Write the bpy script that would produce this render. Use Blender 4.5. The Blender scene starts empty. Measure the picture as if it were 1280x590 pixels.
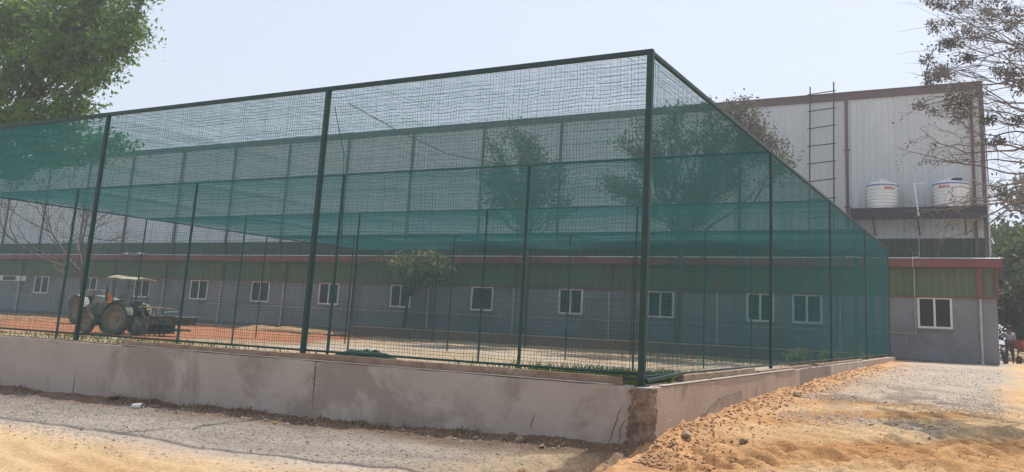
import bpy, math, random
import numpy as np
from mathutils import Vector, Matrix
R = math.radians
random.seed(4)
rng = np.random.default_rng(7)
scene = bpy.context.scene
COL = scene.collection

# ------------------------------------------------------------------ noise
_perm = np.random.default_rng(11).random((512, 512)).astype(np.float64)
def vnoise(x, y):
    xi = np.floor(x).astype(int); yi = np.floor(y).astype(int)
    fx = x - xi; fy = y - yi
    fx = fx*fx*(3-2*fx); fy = fy*fy*(3-2*fy)
    a = _perm[xi % 512, yi % 512]; b = _perm[(xi+1) % 512, yi % 512]
    c = _perm[xi % 512, (yi+1) % 512]; d = _perm[(xi+1) % 512, (yi+1) % 512]
    return (a*(1-fx)+b*fx)*(1-fy) + (c*(1-fx)+d*fx)*fy
def fbm(x, y, o=4):
    s = 0; a = 1; t = 0
    for k in range(o):
        s = s + a*vnoise(x*2**k+17.3*k, y*2**k+5.1*k); t += a; a *= .5
    return s/t
def sstep(a, b, x):
    t = np.clip((x-a)/(b-a), 0, 1); return t*t*(3-2*t)

# ------------------------------------------------------------------ mesh builder
class MB:
    def __init__(s): s.v = []; s.f = []; s.n = 0
    def add(s, v, f):
        v = np.asarray(v, float); s.v.append(v)
        s.f += [tuple(i+s.n for i in q) for q in f]; s.n += len(v); return s
    def box(s, x0, x1, y0, y1, z0, z1, M=None):
        v = np.array([(x, y, z) for z in (z0, z1) for y in (y0, y1) for x in (x0, x1)], float)
        if M is not None: v = np.array([M @ Vector(p) for p in v])
        return s.add(v, [(0,2,3,1),(4,5,7,6),(0,1,5,4),(2,6,7,3),(0,4,6,2),(1,3,7,5)])
    def bar(s, a, b, w, h=None):
        h = h or w; a = Vector(a); b = Vector(b); d = b-a; L = d.length
        q = d.to_track_quat('Z', 'Y').to_matrix().to_4x4(); q.translation = a
        return s.box(-w/2, w/2, -h/2, h/2, 0, L, q)
    def tube(s, pts, rad, n=8, cap=True):
        pts = [np.asarray(p, float) for p in pts]
        if not hasattr(rad, '__len__'): rad = [rad]*len(pts)
        vs = []; 
        ref = np.array([0.13, 0.31, 0.94])
        for i, p in enumerate(pts):
            d = pts[min(i+1, len(pts)-1)] - pts[max(i-1, 0)]
            d = d/(np.linalg.norm(d)+1e-9)
            if abs(d@ref) > .95: ref = np.array([0.9, 0.3, 0.1])
            a = np.cross(d, ref); a /= np.linalg.norm(a)+1e-9; b = np.cross(d, a)
            for k in range(n):
                t = 2*math.pi*k/n; vs.append(p + rad[i]*(a*math.cos(t)+b*math.sin(t)))
        f = []
        for i in range(len(pts)-1):
            for k in range(n):
                k2 = (k+1) % n; f.append((i*n+k, i*n+k2, (i+1)*n+k2, (i+1)*n+k))
        if cap: f.append(tuple(range(n-1, -1, -1))); f.append(tuple((len(pts)-1)*n+k for k in range(n)))
        return s.add(vs, f)
    def lathe(s, prof, n=24, M=None):
        vs = []; f = []
        for (r, z) in prof:
            for k in range(n):
                t = 2*math.pi*k/n; vs.append(Vector((r*math.cos(t), r*math.sin(t), z)))
        if M is not None: vs = [M @ v for v in vs]
        for i in range(len(prof)-1):
            for k in range(n):
                k2 = (k+1) % n; f.append((i*n+k, i*n+k2, (i+1)*n+k2, (i+1)*n+k))
        return s.add([tuple(v) for v in vs], f)
    def prism(s, outline, y0, y1):          # outline in x,z extruded along y
        n = len(outline)
        v = [(x, y0, z) for x, z in outline]+[(x, y1, z) for x, z in outline]
        f = [tuple(range(n-1, -1, -1)), tuple(range(n, 2*n))]
        f += [(i, (i+1) % n, n+(i+1) % n, n+i) for i in range(n)]
        return s.add(v, f)
    def build(s, name, m, parent=None, smooth=False, bevel=0, **kw):
        me = bpy.data.meshes.new(name)
        V = np.concatenate(s.v) if s.v else np.zeros((0, 3))
        me.from_pydata(V.tolist(), [], s.f); 
        if smooth: me.polygons.foreach_set('use_smooth', [True]*len(me.polygons))
        me.materials.append(m); me.update()
        o = bpy.data.objects.new(name, me); COL.objects.link(o)
        if parent: o.parent = parent
        if bevel:
            b = o.modifiers.new('bevel', 'BEVEL'); b.width = bevel; b.segments = 2; b.limit_method = 'ANGLE'
        tag(o, **kw)
        return o
def tag(o, label=None, cat=None, group=None, kind=None):
    if label: o['label'] = label
    if cat: o['category'] = cat
    if group: o['group'] = group
    if kind: o['kind'] = kind
    return o
def empty(name, loc, rz=0, **kw):
    o = bpy.data.objects.new(name, None); COL.objects.link(o); o.location = loc; o.rotation_euler.z = rz
    o.empty_display_size = .2
    return tag(o, **kw)
def raw_mesh(name, V, F, m, parent=None, smooth=False, k=4):
    V = np.asarray(V, np.float32); F = np.asarray(F, np.int32)
    me = bpy.data.meshes.new(name); me.vertices.add(len(V)); me.vertices.foreach_set('co', V.ravel())
    me.loops.add(F.size); me.loops.foreach_set('vertex_index', F.ravel())
    me.polygons.add(len(F)); me.polygons.foreach_set('loop_start', np.arange(len(F), dtype=np.int32)*k)
    me.polygons.foreach_set('loop_total', np.full(len(F), k, np.int32))
    if smooth: me.polygons.foreach_set('use_smooth', np.ones(len(F), bool))
    me.materials.append(m); me.update(calc_edges=True); me.validate()
    o = bpy.data.objects.new(name, me); COL.objects.link(o)
    if parent: o.parent = parent
    return o

# ------------------------------------------------------------------ materials
def mat(name, c, rough=.7, c2=None, scale=3, detail=6, bump=0, bscale=40, metal=0, dirt=None, dscale=1.2, stretch=None, damt=(.45, .7), spec=.3):
    m = bpy.data.materials.new(name); m.use_nodes = True; nt = m.node_tree; N = nt.nodes; L = nt.links
    b = N['Principled BSDF']; b.inputs['Roughness'].default_value = rough; b.inputs['Metallic'].default_value = metal
    b.inputs['Specular IOR Level'].default_value = spec
    c = (*c, 1)
    b.inputs['Base Color'].default_value = c
    tc = N.new('ShaderNodeTexCoord'); mp = N.new('ShaderNodeMapping'); L.new(tc.outputs['Object'], mp.inputs['Vector'])
    if stretch: mp.inputs['Scale'].default_value = stretch
    cur = None
    if c2:
        n = N.new('ShaderNodeTexNoise'); n.inputs['Scale'].default_value = scale; n.inputs['Detail'].default_value = detail
        n.inputs['Roughness'].default_value = .65
        L.new(mp.outputs[0], n.inputs['Vector'])
        r = N.new('ShaderNodeMapRange'); r.inputs[1].default_value = .35; r.inputs[2].default_value = .65
        L.new(n.outputs['Fac'], r.inputs[0])
        x = N.new('ShaderNodeMix'); x.data_type = 'RGBA'; x.inputs[6].default_value = c; x.inputs[7].default_value = (*c2, 1)
        L.new(r.outputs[0], x.inputs[0]); cur = x.outputs[2]; L.new(cur, b.inputs['Base Color'])
    if dirt:
        n = N.new('ShaderNodeTexNoise'); n.inputs['Scale'].default_value = dscale; n.inputs['Detail'].default_value = 8
        n.inputs['Roughness'].default_value = .7; n.inputs['Distortion'].default_value = .4
        L.new(tc.outputs['Object'], n.inputs['Vector'])
        r = N.new('ShaderNodeMapRange'); r.inputs[1].default_value = damt[0]; r.inputs[2].default_value = damt[1]
        L.new(n.outputs['Fac'], r.inputs[0])
        x = N.new('ShaderNodeMix'); x.data_type = 'RGBA'; x.inputs[7].default_value = (*dirt, 1)
        if cur: L.new(cur, x.inputs[6])
        else: x.inputs[6].default_value = c
        L.new(r.outputs[0], x.inputs[0]); cur = x.outputs[2]; L.new(cur, b.inputs['Base Color'])
    if bump:
        n = N.new('ShaderNodeTexNoise'); n.inputs['Scale'].default_value = bscale; n.inputs['Detail'].default_value = 5
        L.new(tc.outputs['Object'], n.inputs['Vector'])
        bp = N.new('ShaderNodeBump'); bp.inputs['Strength'].default_value = 1; bp.inputs['Distance'].default_value = bump
        L.new(n.outputs['Fac'], bp.inputs['Height']); L.new(bp.outputs[0], b.inputs['Normal'])
    return m
def leafmat(name, c, c2, trans=.35, rough=.6):
    m = bpy.data.materials.new(name); m.use_nodes = True; nt = m.node_tree; N = nt.nodes; L = nt.links
    b = N['Principled BSDF']; b.inputs['Roughness'].default_value = rough; b.inputs['Specular IOR Level'].default_value = .25
    g = N.new('ShaderNodeNewGeometry'); x = N.new('ShaderNodeMix'); x.data_type = 'RGBA'
    x.inputs[6].default_value = (*c, 1); x.inputs[7].default_value = (*c2, 1)
    L.new(g.outputs['Random Per Island'], x.inputs[0]); L.new(x.outputs[2], b.inputs['Base Color'])
    t = N.new('ShaderNodeBsdfTranslucent'); L.new(x.outputs[2], t.inputs['Color'])
    s = N.new('ShaderNodeMixShader'); s.inputs[0].default_value = trans
    L.new(b.outputs[0], s.inputs[1]); L.new(t.outputs[0], s.inputs[2]); L.new(s.outputs[0], N['Material Output'].inputs['Surface'])
    return m
M = {}
M['post'] = mat('green_paint', (.005, .032, .029), .5, (.008, .046, .041), 6, dirt=(.03, .04, .03), dscale=3, damt=(.6, .85), spec=.4)
M['net'] = leafmat('green_net_cord', (.012, .185, .20), (.020, .25, .265), .54, .6)
M['render'] = mat('wall_render', (.42, .37, .325), .92, (.36, .31, .27), 1.3, 10, bump=.008, bscale=24, dirt=(.29, .245, .212), dscale=.7, damt=(.51, .60))
M['render_warm'] = mat('wall_render_warm', (.42, .335, .27), .92, (.34, .26, .205), 1.1, 8, bump=.007, bscale=30, dirt=(.27, .20, .155), dscale=.9, damt=(.53, .62))
M['render_dark'] = mat('wall_render_dark', (.28, .225, .2), .92, (.23, .18, .155), 1.1, 8, bump=.006, bscale=30, dirt=(.17, .13, .11), dscale=.9, damt=(.5, .7))
M['rubble'] = mat('rubble_mortar', (.19, .13, .095), .95, (.30, .23, .18), 9, 8, bump=.02, bscale=22, dirt=(.10, .07, .05), dscale=5)
M['curb'] = mat('kerb_concrete', (.30, .225, .17), .95, (.2, .135, .1), 4, 8, bump=.012, bscale=25, dirt=(.42, .36, .30), dscale=2.5, damt=(.55, .75))
M['mortar'] = mat('mortar_edge', (.42, .38, .34), .95, (.3, .26, .22), 9, 6, bump=.006)
M['crack'] = mat('crack_dark', (.11, .085, .07), 1)
M['clad'] = mat('grey_sheet_cladding', (.52, .56, .58), .5, (.47, .51, .53), .5, 4, dirt=(.44, .47, .48), dscale=.5, stretch=(3, 1, .3), damt=(.5, .8), spec=.4)
M['clad_dim'] = mat('beige_sheet_cladding', (.36, .345, .29), .55, (.31, .295, .25), .6, 4, stretch=(3, 1, .3))
M['green_clad'] = mat('green_sheet_cladding', (.085, .125, .055), .5, (.07, .105, .045), .8, 4, stretch=(3, 1, .3), dirt=(.10, .12, .07), dscale=.8, spec=.35)
M['dark_green'] = mat('dark_green_sheet', (.045, .075, .05), .5, (.035, .06, .04), .8, 4, spec=.35)
M['fascia'] = mat('maroon_flashing', (.19, .055, .045), .5, (.15, .045, .04), 1.5, spec=.35)
M['fascia_dull'] = mat('dull_maroon_flashing', (.115, .078, .08), .6, (.09, .062, .064), 1.5)
M['downpipe'] = mat('brown_pipe', (.12, .07, .065), .55)
M['grey_wall'] = mat('grey_wall_paint', (.215, .222, .236), .85, (.19, .196, .21), .7, 7, bump=.004, bscale=30, dirt=(.135, .13, .125), dscale=.35, damt=(.48, .66))
M['plinth'] = mat('plinth_cement', (.15, .145, .14), .9, (.1, .09, .085), 2, 7, bump=.01, dirt=(.17, .12, .08), dscale=1.6)
M['white'] = mat('white_paint', (.68, .68, .67), .5, (.6, .6, .58), 5)
M['pvc'] = mat('grey_pvc', (.42, .42, .42), .5, (.34, .34, .34), 3)
M['glass'] = mat('dark_glass', (.010, .011, .013), .25, (.016, .017, .02), 2, spec=.3)
M['louvre'] = mat('louvre_dark', (.05, .055, .06), .6)
M['black'] = mat('black_fascia', (.018, .02, .028), .55, (.028, .03, .038), 2, dirt=(.04, .04, .045), dscale=2)
M['tank'] = mat('white_tank_plastic', (.68, .69, .70), .5, (.6, .61, .61), 2, dirt=(.45, .43, .4), dscale=1.6, damt=(.6, .8))
M['blue'] = mat('blue_band', (.12, .2, .38), .5)
M['red'] = mat('red_lettering', (.5, .04, .03), .6)
M['steel'] = mat('rusty_steel', (.07, .05, .045), .7, (.04, .035, .035), 8)
M['bark'] = mat('grey_bark', (.10, .075, .06), .95, (.16, .125, .1), 6, 8, bump=.02, bscale=15)
M['grey_twig'] = mat('grey_twig', (.15, .135, .125), .9, (.2, .18, .165), 6)
M['pale_bark'] = mat('pale_bark', (.23, .19, .15), .95, (.13, .1, .08), 5, 8, bump=.02, bscale=15)
M['leaf_big'] = leafmat('fresh_leaves', (.07, .16, .025), (.17, .28, .05), .5)
M['dark_bark'] = mat('dark_bark', (.055, .045, .038), .95, (.085, .07, .058), 6, 8, bump=.02, bscale=15)
M['leaf_grey'] = leafmat('dusty_leaves', (.085, .09, .062), (.17, .165, .12), .25, .8)
M['leaf_dry'] = leafmat('dry_pod_leaves', (.10, .10, .102), (.19, .185, .18), .2, .8)
M['leaf_yellow'] = leafmat('yellow_green_leaves', (.12, .16, .04), (.32, .30, .12), .35)
M['leaf_bg'] = leafmat('hedge_leaves', (.05, .085, .022), (.11, .16, .035), .4)
M['leaf_dark'] = leafmat('dark_leaves', (.03, .048, .02), (.06, .08, .03), .3)  # deep green understory foliage, darker than the hedge leaves
M['straw'] = leafmat('straw', (.12, .085, .05), (.30, .24, .14), .2, .9)
M['grass'] = leafmat('grass_blades', (.06, .10, .02), (.14, .17, .05), .3)
M['tyre'] = mat('dusty_tyre', (.10, .082, .06), .95, (.18, .145, .10), 5, 6, bump=.01)
M['rim'] = mat('dusty_rim', (.30, .24, .16), .7, (.22, .17, .11), 6)
M['tgreen'] = mat('tractor_green', (.03, .06, .035), .6, (.06, .075, .05), 4, dirt=(.24, .19, .125), dscale=3.5, damt=(.42, .62))
M['tdark'] = mat('tractor_chassis', (.03, .032, .033), .7, (.085, .075, .055), 4, dirt=(.22, .17, .11), dscale=4, damt=(.46, .66))
M['tgrey'] = mat('machine_grey', (.22, .23, .23), .7, (.3, .3, .28), 5)
M['canopy'] = mat('canopy_canvas', (.36, .33, .24), .8, (.27, .25, .18), 5)
M['plank'] = mat('sun_bleached_board', (.45, .35, .25), .9, (.36, .27, .19), 7)
M['orange'] = mat('orange_cloth', (.75, .17, .05), .8)
M['skin'] = mat('brown_skin', (.16, .085, .055), .6)
M['shirt'] = mat('pale_grey_shirt', (.30, .30, .31), .9, (.25, .25, .26), 8)
M['trousers'] = mat('dark_trousers', (.07, .06, .058), .9)
M['hair'] = mat('black_hair', (.012, .01, .01), .7)
M['cartred'] = mat('brick_red_paint', (.36, .105, .06), .7, (.3, .08, .05), 5)
M['stone'] = mat('gravel_stone', (.38, .335, .29), .95, (.22, .195, .18), 30, 3)
M['clod'] = mat('soil_clod', (.37, .225, .12), .95, (.30, .175, .095), 12, 4, bump=.01)
M['rock'] = mat('field_stone', (.33, .25, .19), .95, (.24, .17, .12), 8, 6, bump=.015)
M['rope'] = mat('thin_rope', (.06, .07, .07), .9)
M['heapnet'] = leafmat('heaped_net', (.012, .04, .03), (.02, .05, .035), .2)

# ------------------------------------------------------------------ layout constants
H = 1.6
YAW, PIT, ROL, F = 0.47818856, 0.17974716, 0.04535984, 1037.3163
CX, CY = 713.07033, 216.11285
X0, Y0, ZT = -3.9106, 9.6754, 5.1308
A, B = 5.5455, 6.5081
WY = 9.50           # front face of the low wall
WX = -3.72          # outer face of the side wall
WT = .886
ROWZ = [Y0+j*B for j in range(5)]
COLX = [X0-k*A for k in range(6)]
XL, YB = COLX[5], ROWZ[4]

# ------------------------------------------------------------------ ground
def side_base(y):
    return np.interp(y, [6, 9, 10.1, 11.1, 12.9, 15.4, 18.8, 24, 28.5, 36.4, 45, 80], [0, .06, .17, .27, .40, .49, .53, .62, .67, .74, .76, .9])
def track_line(x, y):
    """tyre tracks in the sand: returns tread modulation"""
    out = np.zeros_like(x)
    for (px, py, ang, w, curv) in [(-3.0, 8.0, R(20), .42, .010), (-1.6, 8.2, R(24), .42, .012), (-.2, 9.6, R(-14), .40, -.02), (1.1, 9.9, R(-10), .4, -.02), (-2.0, 10.5, R(52), .38, .02), (-.6, 11.2, R(38), .38, .0)]:
        dx, dy = x-px, y-py
        s = dx*math.cos(ang)+dy*math.sin(ang); t = -dx*math.sin(ang)+dy*math.cos(ang)-curv*s*s
        t = t + .12*(vnoise(s*.6+3, t*0+px*9)-.5)
        m = np.exp(-(t/w)**6)*(np.abs(s) < 9)*sstep(.15, .4, vnoise(s*.7+px, t*1.5+9))
        tread = np.sign(np.sin(2*math.pi*(s/.30) + np.abs(t)*7))*np.abs(np.sin(2*math.pi*(s/.30) + np.abs(t)*7))**.5
        out += m*(-.045 + .028*tread) + .035*np.exp(-((np.abs(t)-w*1.08)/.12)**2)*(np.abs(s) < 9)
    return out
def ground_parts(x, y):
    fy = y < WY+.15
    side = x > WX-.15
    # outside, in front
    zf = np.interp(x, [-40, -16, -8.9, -6, -4.4, -3.7], [-.16, -.11, 0, .05, .13, .17])
    nearwall = np.exp(-np.clip(WY-y, 0, 9)/.55)
    zfront = zf*sstep(3.5, 9.5, y) + .10*nearwall*(.4+1.2*fbm(x*1.7, y*1.7, 4))
    # right of the side wall
    zr = side_base(y) * (1-.25*sstep(0, 5, x-WX)*sstep(8, 13, y)*(1-sstep(20, 30, y)))
    mound = np.exp(-(np.clip(x-WX, 0, 9)/(.5+.25*vnoise(y*.5, y*0+2)))**1.6)*(.05+.12*(1-sstep(10.5, 13, y)))*sstep(8.3, 10, y)*(1-sstep(24, 36, y))
    zright = zr*sstep(4.5, 9.5, y) + mound*(.55+.9*fbm(x*2.3, y*2.3, 4))
    w = sstep(WX-1.2, WX+.4, x)
    zout = np.where(y < WY+.16, zfront*(1-w)+zright*w, zright)
    # inside the cage and behind
    zin = np.interp(y, [9.5, 13, 20, 30, 35.7, 36.2, 38, 45, 60, 400], [.66, .55, .28, .24, .34, .6, .62, .62, .7, .8])
    zleft = np.interp(y, [9.5, 13, 20, 32, 38, 45, 400], [.62, .5, .2, .3, .55, .6, .8])
    wl = sstep(XL-1.5, XL+.3, x)
    zin = zleft*(1-wl)+zin*wl
    inside = (x < WX-.15) & (y > WY+.15)
    back = y > YB+.2
    wb = sstep(WX-.6, WX-.15, x)
    zin = np.where(back, zin*(1-wb)+zright*wb, zin)
    z = np.where(inside, zin, zout)
    n = (fbm(x*.5, y*.5, 3)-.5)*.08*sstep(3, 6, np.hypot(x, y)) + (fbm(x*3.1, y*3.1, 4)-.5)*.035
    clod = np.clip(fbm(x*7, y*7, 3)-.55, 0, 1)
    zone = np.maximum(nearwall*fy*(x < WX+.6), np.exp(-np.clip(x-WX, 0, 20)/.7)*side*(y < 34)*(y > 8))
    z = z + n*np.where(inside, 1.2, 1) + .16*clod*zone
    rip = np.sin(2*math.pi*((x*.30+y*.95)+.5*fbm(x*.6, y*.6, 3))/.36)*sstep(.3, .5, vnoise(x*.55+30, y*.4+7))
    z = z + .026*np.sign(rip)*np.abs(rip)**.7*(~inside)*sstep(-5, -3.2, x)*(y < 17)*(1-np.clip(zone*1.5, 0, 1))
    z = z + .016*rip*fy*(x < -4.5)*(y < 7.2)*(1-sstep(5.9, 7.0, y))
    road = fy*(1-sstep(-6.5, -3.5, x))*sstep(5.9, 7.2, y+.0*x+.7*(vnoise(x*.35, y*.2)-.5))
    sand = (~inside)*(1-road)
    z = z + np.where(inside, 0, track_line(x, y))*sstep(-5.5, -4, x)*np.where(zone > .5, 0, 1)
    # faint wheel rut in the gravel road, running along the wall
    z = z - .025*np.exp(-((y-8.02-.05*np.sin(x*.4))/.07)**2)*(x < -5)*fy
    return z, road, zone, inside
def gz(x, y):
    return float(ground_parts(np.array([float(x)]), np.array([float(y)]))[0][0])

def build_ground():
    r = [1.2]
    while r[-1] < 75: r.append(r[-1]*(1.0034 if 5.5 < r[-1] < 17 else 1.0068) + (0 if r[-1] > 3 else .01))
    while r[-1] < 1600: r.append(r[-1]*1.12)
    r = np.array(r)
    # angles measured from +Y, positive towards +X
    a = np.concatenate([np.arange(-180, -70, 4.), np.arange(-70, -62, .5), np.arange(-62, 12, .1), np.arange(12, 20, .5), np.arange(20, 180.1, 4.)])
    a = np.radians(a)
    RR, AA = np.meshgrid(r, a, indexing='ij')
    x = RR*np.sin(AA); y = RR*np.cos(AA)
    z, road, zone, inside = ground_parts(x.ravel(), y.ravel())
    x = x.ravel(); y = y.ravel()
    far = sstep(80, 400, np.hypot(x, y)); z = z*(1-far)+.5*far
    behind = y < 2; z = np.where(behind, z*.5, z)
    nr, na = RR.shape
    i = np.arange(nr-1)[:, None]*na + np.arange(na-1)[None, :]
    Fq = np.stack([i, i+1, i+na+1, i+na], -1).reshape(-1, 4)
    V = np.stack([x, y, z], -1)
    # centre cap
    c = len(V); V = np.vstack([V, [0, 0, 0]])
    o = raw_mesh('ground', V, Fq, M['ground'], smooth=True)
    me = o.data
    # colour zones
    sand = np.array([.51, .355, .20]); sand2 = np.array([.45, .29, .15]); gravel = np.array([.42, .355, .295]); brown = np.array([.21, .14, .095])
    orange = np.array([.46, .26, .13]); red = np.array([.33, .135, .065]); tan = np.array([.40, .30, .20]); grey = np.array([.35, .295, .25])
    n1 = fbm(x*.9, y*.9, 5)[:, None]; n2 = fbm(x*.35+9, y*.35, 4)[:, None]; n3 = fbm(x*4, y*4, 4)[:, None]
    c = sand*(1-sstep(.4, .65, n1)) + sand2*sstep(.4, .65, n1)
    c = c*(1-road[:, None]) + gravel*road[:, None]
    streak = (road*sstep(.5, .62, vnoise(x*.5, y*3.2)))[:, None]; c = c*(1-streak*.4)+grey*.78*streak*.4
    # gravel fan in front of the annex, right
    d = fbm(x*.8+3, y*.5, 4)
    fan = (x > WX+.3)*sstep(0, .5, (x+3.35+(d-.5)*1.6))*sstep(14.6, 17.5, y+(x+1)*(-.3)+(d-.5)*5)*(1-sstep(-.5, .5, x+(d-.5)*1.8-.015*(y-16)))
    edge = (1-sstep(.0, 9, y-15.5+(d-.5)*6))*sstep(.40, .55, fbm(x*2.2, y*1.2+3, 4))
    fcol = np.array([.37, .315, .265])*(.8+.4*n1)
    fcol = fcol*(1-.6*edge[:, None])
    c = c*(1-fan[:, None]*.92) + fcol*fan[:, None]*.92
    fan2 = np.exp(-((y-13.1-.25*(x+2)-(d-.5)*1.5)/.42)**2)*sstep(-3.2, -2.7, x)*(1-sstep(-.9, -.4, x))*sstep(.38, .5, n3[:, 0])
    c = c*(1-.75*fan2[:, None])+grey*.9*.75*fan2[:, None]
    band = sstep(.45, .62, vnoise((x*.62+y*.78)*.35+4, (x*.78-y*.62)*1.6))*(~inside)*(x > -5)*(y < 16)
    c = c*(1-.34*band[:, None]*np.array([.45, .9, 1.3]))
    m_o = np.clip(zone*(x > WX-.6)*1.2, 0, 1)[:, None]; c = c*(1-m_o) + orange*(.7+.6*n3)*m_o
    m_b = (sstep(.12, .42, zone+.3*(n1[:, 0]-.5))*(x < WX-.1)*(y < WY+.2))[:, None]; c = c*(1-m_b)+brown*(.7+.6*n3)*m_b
    ins = inside[:, None]
    ci = tan*(.8+.4*n1)
    rd = sstep(0, 4, -(x+26)+(n2[:, 0]-.5)*14)*sstep(19, 23, y+(n1[:, 0]-.5)*6)*(1-sstep(36.2, 37.5, y))
    ci = ci*(1-rd[:, None])+red*(.75+.5*n1)*rd[:, None]
    pale = sstep(.55, .65, n2[:, 0])*(1-rd); ci = ci*(1-.5*pale[:, None]) + np.array([.46, .42, .37])*.5*pale[:, None]
    c = np.where(ins, ci, c)
    farc = sstep(55, 90, np.hypot(x, y))[:, None]; c = c*(1-farc)+np.array([.28, .22, .14])*farc
    c = c*(.88+.24*n3)
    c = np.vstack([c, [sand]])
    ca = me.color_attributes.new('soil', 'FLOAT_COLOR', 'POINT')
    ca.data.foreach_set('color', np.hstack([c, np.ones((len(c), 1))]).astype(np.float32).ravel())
    tag(o, kind='structure'); return o, (fan, fan2, x, y)
m = bpy.data.materials.new('soil'); m.use_nodes = True; nt = m.node_tree; N = nt.nodes; L = nt.links
b = N['Principled BSDF']; b.inputs['Roughness'].default_value = .95; b.inputs['Specular IOR Level'].default_value = .15
at = N.new('ShaderNodeAttribute'); at.attribute_name = 'soil'
tc = N.new('ShaderNodeTexCoord'); no = N.new('ShaderNodeTexNoise'); no.inputs['Scale'].default_value = 22; no.inputs['Detail'].default_value = 8; no.inputs['Roughness'].default_value = .75
L.new(tc.outputs['Object'], no.inputs['Vector'])
mr = N.new('ShaderNodeMapRange'); mr.inputs[1].default_value = .3; mr.inputs[2].default_value = .7; mr.inputs[3].default_value = .62; mr.inputs[4].default_value = 1.32
L.new(no.outputs['Fac'], mr.inputs[0])
mx = N.new('ShaderNodeVectorMath'); mx.operation = 'SCALE'; L.new(at.outputs['Color'], mx.inputs[0]); L.new(mr.outputs[0], mx.inputs['Scale'])
L.new(mx.outputs[0], b.inputs['Base Color'])
n2 = N.new('ShaderNodeTexNoise'); n2.inputs['Scale'].default_value = 26; n2.inputs['Detail'].default_value = 6; n2.inputs['Roughness'].default_value = .7
L.new(tc.outputs['Object'], n2.inputs['Vector'])
bp = N.new('ShaderNodeBump'); bp.inputs['Distance'].default_value = .045; bp.inputs['Strength'].default_value = .9
L.new(n2.outputs['Fac'], bp.inputs['Height']); L.new(bp.outputs[0], b.inputs['Normal'])
M['ground'] = m
build_ground()

# ------------------------------------------------------------------ loose stones and clods
_oct = np.array([(1,0,0),(-1,0,0),(0,1,0),(0,-1,0),(0,0,1),(0,0,-1)], float)
_of = np.array([(0,2,4),(2,1,4),(1,3,4),(3,0,4),(2,0,5),(1,2,5),(3,1,5),(0,3,5)])
def scatter(name, x, y, size, m, label=None, cat=None, sink=.25):
    z = ground_parts(x, y)[0]; n = len(x)
    s = size[:, None, None]*(.55+.9*rng.random((n, 6, 1)))*np.array([1, 1, .7])
    v = _oct[None]*s
    a = rng.random(n)*6.28; c, sn = np.cos(a)[:, None], np.sin(a)[:, None]
    v = np.stack([v[..., 0]*c-v[..., 1]*sn, v[..., 0]*sn+v[..., 1]*c, v[..., 2]], -1)
    v += np.stack([x, y, z+size*sink], -1)[:, None]
    f = _of[None]+6*np.arange(n)[:, None, None]
    o = raw_mesh(name, v.reshape(-1, 3), f.reshape(-1, 3), m, k=3)
    tag(o, kind='stuff')
    if label: tag(o, label, cat)
    return o
n = 30000
x = -3.5-14*rng.random(n)**.8; y = 5.6+3.7*rng.random(n)
k = ground_parts(x, y)[1]*vnoise(x*.8, y*1.5) > rng.random(n)*.6
x1, y1 = x[k], y[k]
n = 16000
x = -3.2+3.2*rng.random(n); y = 15.2+(rng.random(n)**1.5)*17; k = vnoise(x*1.1, y*.7+4) > rng.random(n)
x2, y2 = x[k], y[k]
n = 1500
x = -3.0+2.4*rng.random(n); y = 13.1+.25*(x+2)+.35*rng.normal(size=n)
x = np.concatenate([x1, x2, x]); y = np.concatenate([y1, y2, y])
scatter('gravel', x, y, .007+.012*rng.random(len(x))**2+.022*(rng.random(len(x)) > .985), M['stone'], 'pale crushed gravel scattered over the track and the ramp', 'gravel', 0)
# soil clods at the wall feet
n = 5200
x = WX+.04+np.abs(rng.normal(size=n))*.38; y = 8.9+(rng.random(n)**1.7)*20
xa = -3.9-18*rng.random(1800)**1.2; ya = WY-.03-np.abs(rng.normal(size=1800))*.28
x = np.concatenate([x, xa]); y = np.concatenate([y, ya])
scatter('soil_clods', x, y, .006+.026*rng.random(len(x))**6, M['clod'], 'crumbly orange brown soil clods heaped along the wall foot', 'soil')

def rock(loc, s, m, label, seed, name='rock', sq=(1, .8, .65)):
    r = np.random.default_rng(seed)
    import bmesh
    bm = bmesh.new(); bmesh.ops.create_icosphere(bm, subdivisions=3, radius=1)
    ph = r.random(9)*6
    for v in bm.verts:
        c = v.co; d = 1+.16*math.sin(3*c.x+ph[0])*math.cos(2.6*c.y+ph[1])+.12*math.sin(4*c.z+ph[2]+2*c.x)
        for q in range(5):
            nrm = Vector((math.sin(ph[q]*3), math.cos(ph[q]*5), math.sin(ph[q]*7))).normalized()
            t = c.dot(nrm)
            if t > .62: c = c - nrm*(t-.62)
        v.co = Vector((c.x*sq[0], c.y*sq[1], c.z*sq[2]))*s*d
    me = bpy.data.meshes.new(name); bm.to_mesh(me); bm.free(); me.materials.append(m)
    o = bpy.data.objects.new(name, me); COL.objects.link(o)
    o.location = (loc[0], loc[1], gz(loc[0], loc[1])+s*sq[2]*.45); o.rotation_euler.z = ph[3]
    return tag(o, label, 'rock')

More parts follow.
